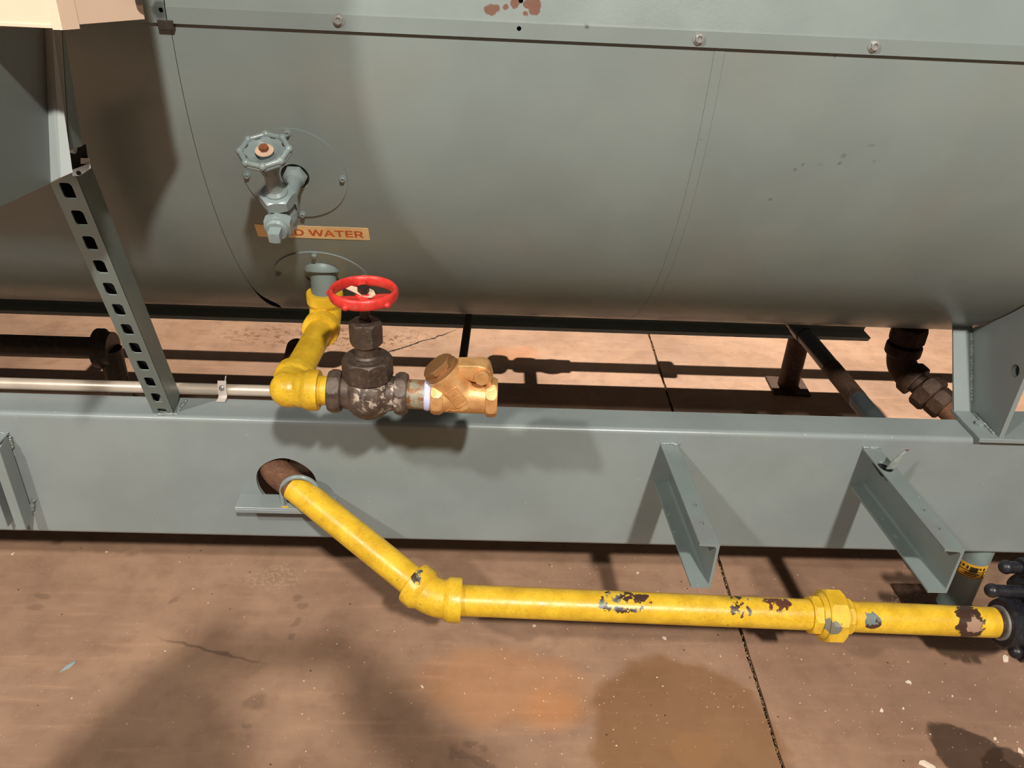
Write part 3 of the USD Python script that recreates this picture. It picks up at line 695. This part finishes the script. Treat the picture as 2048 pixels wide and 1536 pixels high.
# rusty blow-down fittings under the drum at right
bd = thing('blowdown_fittings', 'rust-brown pipe fittings hanging under the drum beside the saddle foot', 'pipe fittings', (1.14, 1.91, .45))
zb = ZC - RT
C1 = V(1.147, 1.912, .392)
part(bd, 'bushing', U(ngon(V(1.147, 1.912, .468), V(1.147, 1.912, .515), .088, 8), cyl(V(1.147, 1.912, .50), V(1.147, 1.912, zb + .004), .032)), 'rust_dark')
def elbow(C, da, db, ce, rp_, rb_, band_r, band_l, n=14):
    """pipe elbow: centre of the axes, two outward directions, centre-to-end"""
    da, db = unit(da), unit(db); C = np.asarray(C, float)
    ins = ce - band_l * .9
    path = np.vstack([[C + da * ce * .98], bez(C + da * ins, C, C + db * ins, n), [C + db * ce * .98]])
    rad = np.full(len(path), rb_); m = [sweep(path, rb_, 36, rad)]
    for d in (da, db):
        m.append(lathe([(rb_, -band_l * .35), (band_r * .985, 0), (band_r, band_l * .12), (band_r, band_l * .86), (band_r * .97, band_l), (rp_, band_l)], C + d * (ce - band_l), d, 44))
    return U(*m)
dl = unit(V(1.247 - 1.152, 1.786 - 1.913, -.06))
part(bd, 'elbow', elbow(C1, V(0, 0, 1), dl, .066, .030, .038, .047, .026), 'rust_dark')
part(bd, 'nipple', cyl(C1 + V(0, 0, .06), C1 + V(0, 0, .09), .030), 'rust_dark')
part(bd, 'nipple', cyl(C1 + dl * .055, C1 + dl * .11, .030), 'rust_dark')
part(bd, 'union_nut', U(ngon(C1 + dl * .085, C1 + dl * .125, .096, 8), ngon(C1 + dl * .125, C1 + dl * .165, .078, 8)), 'rust_dark')
part(bd, 'pipe', cyl(C1 + dl * .16, C1 + dl * .62, .030), 'rust')

# ------------------------------------------------------------------ feed water line: the upper pipe assembly
PX = lambda px, py=787: at(px, py, y=1.12)
E1 = V(-.3075, 1.392, .7275); E2 = V(-.3185, 1.12, .7278)
AX = unit(PX(985, 795) - PX(617, 780)); AX = unit(V(AX[0], 0, AX[2]))
ST = lambda s: E2 + AX * s                       # point on the valve axis, s metres right of the elbow centre
nz = thing('drum_nozzle', 'grey-green pipe stub with a collar coming out of the lower cover plate', 'pipe', on(-.309, -40.2))
part(nz, 'collar', lathe([(.0242, .008), (.0320, .008), (.0345, .003), (.0345, -.006), (.033, -.009), (.0242, -.009)], V(E1[0], E1[1], .8345), V(0, .30, .95), closed=True), 'old_paint')
part(nz, 'pipe', cyl(E1 + V(0, 0, .035), V(E1[0], E1[1], .8365), .0241), 'old_paint')
e1 = thing('pipe_elbow', 'yellow pipe elbow under the grey-green stub, turning towards the viewer', 'pipe elbow', E1)
part(e1, 'body', elbow(E1, V(0, 0, 1), E2 - E1, .056, .0241, .0300, .0345, .021), 'yellow_paint', 35)
hp1 = thing('yellow_pipe', 'short yellow pipe between the two upper yellow elbows', 'pipe', (E1 + E2) / 2)
dE = unit(E2 - E1)
part(hp1, 'tube', cyl(E1 + dE * .04, E2 - dE * .04, .0243), 'yellow_paint')
e2 = thing('pipe_elbow', 'yellow pipe elbow turning right into the dark globe valve', 'pipe elbow', E2)
part(e2, 'body', U(elbow(E2, -dE, AX, .050, .0241, .0305, .0338, .0195), sphere(E2, .0302)), 'yellow_paint', 35)
n1 = thing('pipe_nipple', 'short yellow nipple between elbow and globe valve', 'pipe nipple', ST(.06))
part(n1, 'tube', cyl(ST(.040), ST(.074), .0241), 'yellow_paint')
G0 = ST(.1305); GZ = V(0, 0, 1)
gv = thing('globe_valve', 'dark iron globe valve with red hand wheel, streaked with white', 'valve', G0)
prof = [(.026, -.060), (.0275, -.045), (.0305, -.030), (.040, -.018), (.0455, 0), (.040, .018), (.0305, .030), (.0275, .045), (.026, .060)]
ball = m3.Manifold.sphere(.0465, 48).scale([.92, .92, 1.0]).translate(list(G0))
gb = U(lathe(prof, G0, AX, 48), ball, cyl(G0, G0 + V(0, 0, .046), .0345), ngon(ST(.0655), ST(.0865), .0665, 8, .16, .39), ngon(ST(.1735), ST(.1935), .0665, 8, .16, .39),
       cbox(G0 + V(-.010, -.0405, -.020), G0 + V(.009, -.030, -.011), .001))
part(gv, 'body', gb, 'iron_streaked', 35)
part(gv, 'bonnet_nut', ngon(G0 + V(0, 0, .0285), G0 + V(0, 0, .066), .0755, 8, .10, .2), 'iron', 30)
part(gv, 'bonnet', lathe([(.029, .060), (.029, .0672), (.0275, .0682), (.021, .0685), (.0185, .072), (.0185, .0905)], G0, GZ), 'iron', 30)
part(gv, 'packing_nut', ngon(G0 + V(0, 0, .089), G0 + V(0, 0, .1285), .0455, 6, .13, .0), 'iron', 30)
part(gv, 'stem', U(cyl(G0 + V(0, 0, .12), G0 + V(0, 0, .182), .0075), lathe([(.0095, .128), (.0095, .133), (.0075, .135)], G0)), 'stem_steel')
W0 = G0 + V(0, 0, .1765); Rw = .0485
ringp = [(Rw + .0046 * math.cos(t), .0090 * math.sin(t)) for t in np.linspace(0, 2 * np.pi, 16, endpoint=False)]
wm = [lathe(ringp, W0, GZ, 64, closed=True)]
for k in range(5):
    a = 2 * np.pi * k / 5 + .55; d = V(math.cos(a), math.sin(a), 0)
    wm.append(m3.Manifold.sphere(.0062, 16).scale([.9, .9, .8]).translate(list(W0 + d * (Rw + .004) + V(0, 0, -.004))))
for k in range(3):
    a = 2 * np.pi * k / 3 + 1.75; d = V(math.cos(a), math.sin(a), 0); tz = np.cross(GZ, d)
    pth = bez(W0 + d * Rw + V(0, 0, .002), W0 + d * .028 + V(0, 0, .000) + tz * .004, W0 + d * .006 + V(0, 0, -.008), 10)
    pr_ = [[q + tz * .0055 + V(0, 0, .002), q - tz * .0055 + V(0, 0, .002), q + tz * .004 - V(0, 0, .0035), q - tz * .004 - V(0, 0, .0035)] for q in pth]
    wm += [hull(np.vstack([pr_[i], pr_[i + 1]])) for i in range(9)]
wm.append(lathe([(.0125, -.013), (.014, -.010), (.013, -.002), (.011, 0)], W0))
hw = part(gv, 'hand_wheel', U(*wm), 'wheel_red', 40, 'red hand wheel with three spokes')
tagp = Polygon([(-.027, -.004), (-.022, .006), (-.010, .006), (0, .012), (.012, .010), (.019, .001), (.016, -.009), (.004, -.012), (-.008, -.008), (-.018, -.006)]).difference(Point(0, 0).buffer(.005))
tg = extr(tagp, .0009, frame(W0 + V(0, 0, .0012), V(.12, -.25, 1), V(1, -.25, 0)))
part(hw, 'name_tag', tg, 'washer', False, 'torn pale disc tag')
part(hw, 'wheel_nut', ngon(W0 + V(0, 0, -.001), W0 + V(0, 0, .0105), .0155, 6, .1, .3), 'stem_steel')
n2 = thing('pipe_nipple', 'rust-flecked galvanised nipple between globe valve and bronze valve', 'pipe nipple', ST(.205))
part(n2, 'tube', cyl(ST(.1936), ST(.2324), .0243), 'nipple_rusty')
part(n2, 'thread_tape', lathe([(.0246, 0), (.0262, .002), (.0268, .006), (.0255, .0095), (.0246, .011)], ST(.2215), AX), 'tape', 30, 'pale lilac thread tape')
# bronze Y check valve
K0 = ST(.2845); XA = AX; ck = thing('check_valve', 'bronze check valve with slanting capped neck at the open end of the line', 'valve', K0)
hx0, hx1, hx2, hx3 = ST(.2325), ST(.2520), ST(.3215), ST(.3405)
nd = unit(V(-.60, 0, .80)); NB0 = ST(.285)
NX = np.cross(nd, V(0, 1, 0)); NX = NX if NX[0] > 0 else -NX
neck_top = NB0 + nd * .0575
boss = at(964, 757, y=1.095) + V(0, .010, .0)
body = U(cyl(hx0, hx3, .0278), ngon(hx0, hx1, .0605, 8, .16, .39), ngon(hx2, hx3, .0625, 8, .16, .39),
         lathe([(.0278, -.01), (.0282, .02), (.0285, .048), (.0305, .052), (.0305, .0575)], NB0, nd, 56),
         hull(np.vstack([np.asarray(cyl(boss + V(0, .032, .002), boss + V(0, .001, .002), .0145, n=28).to_mesh().vert_properties[:, :3]), np.asarray(cyl(boss + V(-.034, .034, .002), boss + V(-.034, .006, .002), .012, n=20).to_mesh().vert_properties[:, :3]), np.asarray(cyl(boss + V(.008, .030, -.010), boss + V(.008, .004, -.010), .010, n=20).to_mesh().vert_properties[:, :3])])),
         cyl(boss + V(0, .03, 0), boss + V(0, -.008, 0), .0118, n=28),
         hull([hx1 + V(.0, .02, -.012), hx1 + V(0, -.02, -.012), hx2 + V(0, -.022, -.012), hx2 + V(0, .02, -.012), NB0 + nd * .01 + V(-.012, -.024, 0), NB0 + nd * .01 + V(.02, -.024, 0), NB0 + nd * .01 + V(.0, .02, 0), hx1 + V(0, 0, .012), hx2 + V(0, 0, .02)]))
pc = NB0 + nd * .0165 + V(0, -.0272, 0)
FP = np.column_stack([unit(-NX), -nd, V(0, -1, 0), pc]) if False else np.column_stack([NX, nd, np.cross(NX, nd), pc])
sgn = 1 if np.cross(NX, nd)[1] < 0 else -1
pl = rounded(sbox(-.0108, -.0165, .0108, .0165), .0015)
rim = pl.difference(pl.buffer(-.0009))
body = U(body, extr(pl, .006, np.column_stack([NX, nd, np.cross(NX, nd), pc - np.cross(NX, nd) * .0045])), extr(rim, .0023, np.column_stack([NX, nd, np.cross(NX, nd), pc])))
part(ck, 'body', body, 'bronze', 35)
part(ck, 'cap', U(lathe([(.0265, .0578), (.0300, .0582), (.0300, .0632), (.0285, .0640)], NB0, nd, 48), ngon(NB0 + nd * .0630, NB0 + nd * .0745, .0480, 6, .12, .35)), 'bronze_cap', 30, 'darker bronze screw cap')
part(ck, 'hinge_plug', lathe([(.0122, 0), (.0122, .0035), (.0112, .0052), (.002, .0052)], boss + V(0, -.0070, 0), V(0, -1, 0), 40), 'bronze', 30)
def flat_text(txt, h, o, xd, yd, depth, mat, par, name='lettering'):
    t = meshkit.text_mesh(txt, h, depth, True); v = np.array(t.vertices); v[:, 0] -= v[:, 0].mean()
    zd = np.cross(xd, yd); part(par, name, trimesh.Trimesh(o + v[:, :1] * xd + v[:, 1:2] * yd + v[:, 2:] * zd, t.faces, process=False), mat, False)
xr = unit(NX * .55 + nd * .83); xr = NX
flat_text('1 1/2', .0050, pc + nd * .0075 + V(0, -.0012, 0), NX, nd, .0012, 'bronze', ck)
lg = [sbox(-.008, -.0015, .008, 0), sbox(-.008, -.0130, -.0066, 0), sbox(-.0066, -.0105, .006, -.0092), sbox(-.003, -.0105, -.0017, -.003), sbox(.001, -.0105, .0023, -.003), sbox(-.0045, -.0048, .004, -.0036), sbox(.0045, -.0135, .0058, -.004)]
sh = lg[0]
for q in lg[1:]: sh = sh.union(q)
part(ck, 'cast_mark', extr(affinity.translate(sh, .0005, .0015), .0012, np.column_stack([NX, nd, np.cross(NX, nd), pc + V(0, -.0012, 0)])), 'bronze', False)
flat_text('C', .0052, ST(.331) + V(0, -.0313, .0015), AX, np.cross(V(0, -1, 0), AX), .0009, 'bronze', ck)
swp = np.array([ST(.258) + V(0, -.0275, -.013), ST(.263) + V(0, -.0276, -.010), ST(.270) + V(0, -.0262, -.013), ST(.279) + V(0, -.0257, -.0115), ST(.285) + V(0, -.0270, -.008)])
part(ck, 'cast_mark', sweep(swp, .0009, 8), 'bronze')

# ------------------------------------------------------------------ grey gate valve on the upper cover
S0 = on(-.312, -19.2); rad = unit(V(-.015, -.945, -.326))
gt = thing('gate_valve', 'grey-painted gate valve with scalloped hand wheel and square plug on the drum side', 'valve', S0)
B0 = S0 + rad * .10; el = math.radians(63); sv = unit(V(-.012, -math.cos(el), math.sin(el)))
part(gt, 'pipe', cyl(S0 - rad * .03, S0 + rad * .085, .0134), 'valve_paint')
part(gt, 'coupling', U(ngon(S0 - rad * .010, S0 + rad * .008, .034, 6), lathe([(.0165, .006), (.0175, .010), (.0134, .018)], S0, rad)), 'valve_paint')
gb = U(lathe([(.0155, -.024), (.0165, -.012), (.0225, 0), (.0165, .012), (.0155, .028)], B0, rad), ngon(B0 - rad * .030, B0 - rad * .016, .0375, 6, .12, .5), ngon(B0 + rad * .020, B0 + rad * .038, .0385, 6, .12, .5),
       cyl(B0 - sv * .024, B0 + sv * .03, .0185), m3.Manifold.sphere(.0215, 28).translate(list(B0 - sv * .006)))
part(gt, 'body', gb, 'valve_paint', 32)
part(gt, 'plug', U(lathe([(.0175, .036), (.0175, .040), (.015, .044)], B0, rad), ngon(B0 + rad * .040, B0 + rad * .061, .0165, 4, .08, .75)), 'valve_paint', 30, 'square-headed plug')
part(gt, 'bonnet', U(ngon(B0 + sv * .024, B0 + sv * .043, .0475, 6, .10, .15), lathe([(.017, .042), (.0165, .046), (.012, .050), (.0112, .054)], B0, sv)), 'valve_paint', 30)
part(gt, 'gland', U(lathe([(.0112, .050), (.0108, .078), (.0125, .082), (.0125, .094), (.010, .098), (.008, .112)], B0, sv)), 'valve_paint', 30)
part(gt, 'gland_nut', ngon(B0 + sv * .083, B0 + sv * .096, .0235, 6, .1, .3), 'post_paint', 30)
WG = B0 + sv * .121; sx_ = unit(V(1, 0, 0) - sv * sv[0]); FW = frame(WG, sv, sx_)
oct_ = [(.0335 * math.cos(t), .0335 * math.sin(t)) for t in np.linspace(0, 2 * np.pi, 8, endpoint=False) + .12]
rimpath = np.array([list(p) + [0.] for p in oct_ + oct_[:1]])
ms = []
for a, b2 in zip(rimpath[:-1], rimpath[1:]):
    a3, b3 = (FW[:, :3] @ a + FW[:, 3]), (FW[:, :3] @ b2 + FW[:, 3])
    ms.append(U(cyl(a3, b3, .0040, n=16), cyl(a3 - sv * .005, b3 - sv * .005, .0040, n=16)))
    ms.append(m3.Manifold.sphere(.0058, 18).scale([1, 1, 1]).translate(list(a3)))
    tv = unit(np.cross(sv, a3 - WG)); mi = WG + (a3 - WG) * .60 - sv * .0045
    ms.append(hull([a3 + tv * k1 + sv * k2 for k1 in (-.0062, .0062) for k2 in (-.0045, .0020)] + [mi + tv * k1 + sv * k2 for k1 in (-.0068, .0068) for k2 in (-.003, .0022)]))
dish = lathe([(.0, -.012), (.012, -.012), (.0235, -.0045), (.0255, -.003), (.0255, .0), (.022, -.0015), (.011, -.0085), (0, -.0085)], WG, sv, 40, sx_)
wheel = U(dish, lathe([(.0105, -.0125), (.0105, -.003), (.0085, -.001)], WG, sv), *ms)
hwg = part(gt, 'hand_wheel', wheel, 'valve_paint', 40, 'octagonal slotted hand wheel')
part(hwg, 'washer', lathe([(.0128, 0), (.0128, .0016), (.0115, .0022)], WG - sv * .0012, sv), 'washer', 30, 'pale peeled washer')
part(hwg, 'wheel_nut', ngon(WG + sv * .0005, WG + sv * .0072, .0115, 6, .1, .2), 'nut_rust', 30, 'rusty nut')

# ------------------------------------------------------------------ lower yellow line
F0, F1 = V(-.372, 1.315, .3665), at(868, 1198, y=1.124)
F2 = at(1990, 1245, y=1.124)
du = unit(F1 - F0); dr_ = unit(F2 - F1)
R2 = .0302
RJ = F0 - du * .018
rs = thing('rusty_pipe', 'bare rusty pipe end inside the round hole of the near channel', 'pipe', F0 - du * .1)
BJ = F0 - du * .088; back_ = unit(V(-.10, 1, .05))
bpath = np.vstack([[RJ, RJ - du * .02], bez(BJ + du * .03, BJ, BJ + back_ * .03, 10), [BJ + back_ * .08, BJ + back_ * .5]])
part(rs, 'tube', sweep(bpath, R2 - .0006, 36), 'rust', 40)
part(rs, 'coupling', lathe([(R2, 0), (.036, .003), (.036, .045), (R2, .048)], BJ + back_ * .045, back_), 'rust_dark')
yp = thing('yellow_pipe', 'sloping yellow pipe coming out of the channel hole through a U-bolt', 'pipe', (F0 + F1) / 2)
part(yp, 'tube', cyl(RJ, F1 - du * .0526, R2), 'yellow_worn')
e3 = thing('pipe_elbow', 'chipped yellow forty-five degree elbow low over the floor', 'pipe elbow', F1)
part(e3, 'body', U(elbow(F1, -du, dr_, .053, R2, .0370, .0435, .025), ), 'yellow_fitting', 35)
UC = at(1657, 1237, y=1.124); s_ = float(np.dot(UC - F1, dr_)); LP = lambda s: F1 + dr_ * s
yp2 = thing('yellow_pipe', 'long chipped yellow pipe running level from elbow to union', 'pipe', LP(.3))
part(yp2, 'tube', cyl(LP(.0526), LP(s_ - .0438), R2), 'yellow_worn')
un = thing('pipe_union', 'yellow pipe union with a worn octagonal nut', 'pipe union', LP(s_))
part(un, 'tail_end', ngon(LP(s_ - .044), LP(s_ - .010), .0715, 8, .14, .39), 'yellow_fitting', 30)
part(un, 'union_nut', U(ngon(LP(s_ - .018), LP(s_ + .020), .0995, 8, .10, .39), lathe([(.040, -.026), (.046, -.018)], LP(s_), dr_)), 'yellow_union', 30)
part(un, 'tail_end', ngon(LP(s_ + .016), LP(s_ + .040), .0680, 8, .14, .39), 'yellow_fitting', 30)
s_e = float(np.dot(at(1996, 1246, y=1.124) - F1, dr_))
yp3 = thing('yellow_pipe', 'short yellow pipe with a bare brown ring between union and dark valve', 'pipe', LP(s_ + .2))
part(yp3, 'tube', cyl(LP(s_ + .0402), LP(s_e - .010), R2), 'yellow_worn')
part(yp3, 'bare_thread', cyl(LP(s_e - .012), LP(s_e + .003), R2 - .0008), 'rust_dark')
bv = thing('blowdown_valve', 'heavy navy-black blowdown valve with bolted flanges at the right edge', 'valve', LP(s_e + .06))
part(bv, 'socket', lathe([(R2, .0), (.0345, .001), (.0345, .006), (R2, .008)], LP(s_e - .002), dr_, 40), 'zinc')
part(bv, 'hex_end', ngon(LP(s_e + .004), LP(s_e + .036), .094, 6, .12, .5), 'navy', 30)
part(bv, 'body', U(lathe([(.040, 0), (.047, .02), (.060, .05), (.066, .085), (.060, .12), (.047, .15), (.042, .19)], LP(s_e + .030), dr_), cyl(LP(s_e + .115), LP(s_e + .115) + V(0, .10, .03), .045)), 'navy', 35)
part(bv, 'outlet_pipe', cyl(LP(s_e + .215), LP(s_e + 1.2), R2), 'navy')
q = LP(s_e + .064)
part(bv, 'end_flange', hull([q + dr_ * h_ + V(0, .080 * math.cos(t), .080 * math.sin(t)) for t in np.linspace(0, 2 * np.pi, 48) for h_ in (.0, .020)]), 'navy', 30)
part(bv, 'end_flange', hull([q + dr_ * h_ + V(0, .080 * math.cos(t), .080 * math.sin(t)) for t in np.linspace(0, 2 * np.pi, 48) for h_ in (.024, .042)]), 'navy', 30)
for (px, py, yy, ln) in ((1984, 1181, 1.150, .030), (2012, 1134, 1.185, .0), (2032, 1303, 1.092, .0)):
    p = at(px, py, y=yy); p1 = p + dr_ * float(np.dot(q - p, dr_))
    part(bv, 'bolt', U(cyl(p, p1 + dr_ * .05, .0125, n=20), sphere(p, .0145, 20), ngon(p1 - dr_ * .022, p1 - dr_ * .001, .036, 6, .12, .4)), 'navy', 35)

# ledge under the hole and the U-bolt
ld = thing('pipe_ledge', 'small grey steel angle ledge welded below the round channel hole', 'bracket', (-.41, 1.32, .335))
notch = cyl(F0 - du * .05, F0 + du * .12, R2 + .0006)
part(ld, 'top_leg', cbox((-.508, 1.2975, .3305), (-.304, YF - .0003, .3355), .0008) - notch, 'frame_paint')
part(ld, 'front_leg', cbox((-.508, 1.2975, .3215), (-.304, 1.3015, .3310), .0008) - notch, 'frame_paint')
part(ld, 'back_leg', cbox((-.508, YF - .0055, .288), (-.33, YF - .0005, .3310), .0008), 'old_paint')
part(ld, 'paint_dab', hull(np.vstack([at(570, 1014, z=.3357) + V(.008 * math.cos(t), .0025 * math.sin(t), h_) for t in np.linspace(0, 6, 9) for h_ in (-.0004, .0006)])), 'yellow_paint', False, 'yellow paint dab')
ub = thing('u_bolt', 'bent grey U-bolt over the yellow pipe on the ledge', 'U-bolt', F0)
cU = V(-.3735, 1.312, .3690); rU = .0375
tt = np.linspace(np.pi, 0, 22); dU = unit(V(1, .05, .0))
pth = np.vstack([[cU - dU * rU + V(0, 0, -.048)], [cU + dU * rU * math.cos(t) + V(0, 0, rU * math.sin(t)) for t in tt], [cU + dU * rU + V(0, 0, -.048)]])
part(ub, 'rod', sweep(pth, .0048, 14), 'valve_paint')
for s in (-1, 1): part(ub, 'nut', ngon(cU + dU * rU * s + V(0, 0, -.0465), cU + dU * rU * s + V(0, 0, -.0395), .0125), 'zinc', 30)

# ------------------------------------------------------------------ loose things on the floor
def flake(p, s, th=.0012, mat='chip_white', elong=1.5):
    a = RNG.uniform(0, 2 * np.pi, 9); a.sort(); r_ = s * RNG.uniform(.6, 1.05, 9); ro = RNG.uniform(0, np.pi)
    pts = [(r_[i] * math.cos(a[i]) * elong, r_[i] * math.sin(a[i])) for i in range(9)]
    c_, s__ = math.cos(ro), math.sin(ro)
    return hull([V(p[0] + x * c_ - y * s__, p[1] + x * s__ + y * c_, z) for x, y in pts for z in (.0002, th * RNG.uniform(.7, 1.3))])
FL = ['white paint flake just under the long yellow pipe, right of its elbow', 'blocky white paint flake below the first chipped patch of the long pipe', 'large rounded white flake on open floor below the short yellow pipe',
      'white flake beside fine crumbs left of the dark wet stain', 'white flake on floor between channel and pipe, left of first bracket', 'pale flake behind the yellow pipe under the first bracket tip',
      'thin white sliver left of the orange floor stain', 'curled white flake behind the union', 'big broken white chip under the dark blowdown valve', 'small white flake above the dark wet stain',
      'large pale crust at the bottom frame edge left of the wet stain', 'tiny white flake left of the dark wet stain', 'small white flake below the pipe end at right', 'white flake on the right frame edge beside the wet stain',
      'upright pale flake at far left under the channel', 'tiny pale flake under the channel near the left bracket', 'tiny white flake in the photographer shadow', 'tiny white flake touching the back of the long pipe', 'tiny pale flake inside the shadow at left']
for (px, py, s) in [(1068, 1252, .0042), (1330, 1277, .0050), (1818, 1365, .0062), (1763, 1421, .0045), (1275, 1146, .0042), (1345, 1193, .0052), (845, 1374, .0040), (1638, 1183, .0055), (2010, 1318, .011), (1990, 1478, .0036), (1853, 1531, .0110),
                    (1806, 1417, .003), (1905, 1392, .0028), (2040, 1502, .006), (26, 1108, .004), (213, 1104, .0028), (674, 1288, .0022), (1398, 1208, .003), (330, 1303, .002)]:
    p = at(px, py, z=0.); t = thing('paint_flake', FL.pop(0), 'paint flake', p, 'white paint flakes scattered on the floor')
    part(t, 'flake', flake(p, s), 'chip_white', False)
q0, q1 = at(118, 1346, z=0.), at(152, 1324, z=0.)
t = thing('blue_strip', 'narrow curled strip of grey-blue paint lying alone on the bare floor at left', 'paint strip', (q0 + q1) / 2)
dv = unit(q1 - q0); nv = np.cross(V(0, 0, 1), dv)
part(t, 'strip', hull([q0, q0 + V(0, 0, .001), q0 + dv * .018 + nv * .005, q0 + dv * .018 + nv * .005 + V(0, 0, .002), q0 + dv * .02 - nv * .004, q1 + nv * .005 + V(0, 0, .001), q1 - nv * .002 + V(0, 0, .002), q1 + V(0, 0, .0002)]), 'chip_blue', False)
fs = []
for i in range(900):
    if i < 420: px, py = RNG.uniform(1050, 2048), RNG.uniform(1110, 1500)
    elif i < 520: px, py = RNG.normal(1800, 14), RNG.normal(1196, 12)
    elif i < 650: px, py = RNG.uniform(600, 1250), RNG.uniform(1230, 1536)
    elif i < 720: px, py = RNG.uniform(0, 700), RNG.uniform(1105, 1536)
    else: px, py = RNG.uniform(1500, 1900), RNG.uniform(700, 825)
    p = at(px, py, z=0.)
    if abs(p[0] - JX(p[1])) < .008: continue
    fs.append(flake(p, .0005 + .0013 * RNG.random() ** 3, .0008))
t = thing('paint_crumbs', 'fine white crumbs of flaked paint sprinkled over the concrete', 'paint crumbs', (0, 0, 0), kind='stuff')
part(t, 'crumbs', join(*fs), 'chip_white', False)

# ------------------------------------------------------------------ the photographer, whose shadow falls on the floor
def body_mesh(bones, cell=.016, it=14):
    ms = [hull(np.vstack([trimesh.creation.icosphere(2, ra).vertices + a, trimesh.creation.icosphere(2, rb_).vertices + b_])) for a, ra, b_, rb_ in bones]
    m = U(*ms).refine_to_length(cell); q = m.to_mesh(); t = trimesh.Trimesh(q.vert_properties[:, :3], q.tri_verts)
    trimesh.smoothing.filter_taubin(t, iterations=it); return t
X0, Y0 = -.02, -.46
ph = thing('person', 'person in dark shirt and jeans, arms raised to hold a phone towards the boiler', 'person', (X0, Y0, 0))
o = V(X0, Y0, 0); sh = {-1: o + V(-.19, .02, 1.44), 1: o + V(.19, .02, 1.44)}
el_ = {-1: o + V(-.33, .14, 1.20), 1: o + V(.42, .16, 1.22)}; wr = {-1: V(-.145, -.085, 1.385), 1: V(.145, -.085, 1.385)}
bones = [(o + V(0, 0, 1.02), .135, o + V(0, 0, 1.22), .125), (o + V(-.06, 0, 1.22), .115, o + V(-.07, .01, 1.38), .12), (o + V(.06, 0, 1.22), .115, o + V(.07, .01, 1.38), .12),
         (sh[-1], .062, sh[1], .062), (o + V(0, .01, 1.40), .06, o + V(0, .03, 1.54), .055), (o + V(0, .05, 1.60), .085, o + V(0, .03, 1.66), .095), (o + V(0, .07, 1.57), .06, o + V(0, .03, 1.63), .08)]
for s in (-1, 1):
    bones += [(sh[s], .058, el_[s], .044), (el_[s], .044, wr[s], .030), (o + V(.09 * s, 0, .98), .10, o + V(.11 * s, .02, .50), .062), (o + V(.11 * s, .02, .50), .060, o + V(.12 * s, -.01, .10), .042),
              (o + V(.12 * s, -.02, .055), .045, o + V(.14 * s, .15, .04), .038), (wr[s], .03, wr[s] + V(-.03 * s, .03, .03), .040)]
    for k in range(4):
        b0 = wr[s] + V(-.028 * s, .045, .010 + .017 * k); b1 = b0 + V(-.006 * s, .022, .004); b2 = b1 + V(-.026 * s, .004, .0)
        bones += [(b0, .0095, b1, .009), (b1, .009, b2, .0085)]
    bones += [(wr[s] + V(-.01 * s, .02, .03), .011, wr[s] + V(-.030 * s, .028, .062), .0095)]
bones += [(o + V(0, .135, 1.615), .014, o + V(0, .115, 1.635), .012), (o + V(-.09, .03, 1.63), .018, o + V(-.092, .02, 1.61), .014), (o + V(.09, .03, 1.63), .018, o + V(.092, .02, 1.61), .014)]
bm = body_mesh(bones)
part(ph, 'body', bm, 'skin', True)
cloth = [(a, ra + .012, b_, rb_ + .012) for a, ra, b_, rb_ in bones[:4]]
for s in (-1, 1): cloth += [(sh[s], .080, el_[s], .074), (el_[s], .074, el_[s] + (wr[s] - el_[s]) * .90, .060)]
part(ph, 'shirt', body_mesh(cloth, .02), 'cloth_dark', True)
part(ph, 'trousers', body_mesh([(o + V(-.05, 0, 1.0), .135, o + V(.05, 0, 1.0), .135)] + [c_ for s in (-1, 1) for c_ in ((o + V(.09 * s, 0, .96), .112, o + V(.11 * s, .02, .50), .076), (o + V(.11 * s, .02, .50), .076, o + V(.12 * s, -.01, .12), .062))], .02), 'cloth_jeans', True)
part(ph, 'hair', body_mesh([(o + V(0, .015, 1.665), .098, o + V(0, .0, 1.64), .098)], .02), 'hair', True)
for s in (-1, 1): part(ph, 'boot', body_mesh([(o + V(.12 * s, -.02, .06), .056, o + V(.14 * s, .15, .045), .045), (o + V(.12 * s, -.02, .06), .054, o + V(.12 * s, -.02, .12), .05)], .02), 'boot', True)
ft_ = thing('phone', 'dark phone held level in both raised hands', 'phone', (0, -.05, 1.39))
part(ft_, 'phone_body', cbox((-.078, -.048, 1.36), (.078, -.040, 1.440), .003), 'black')
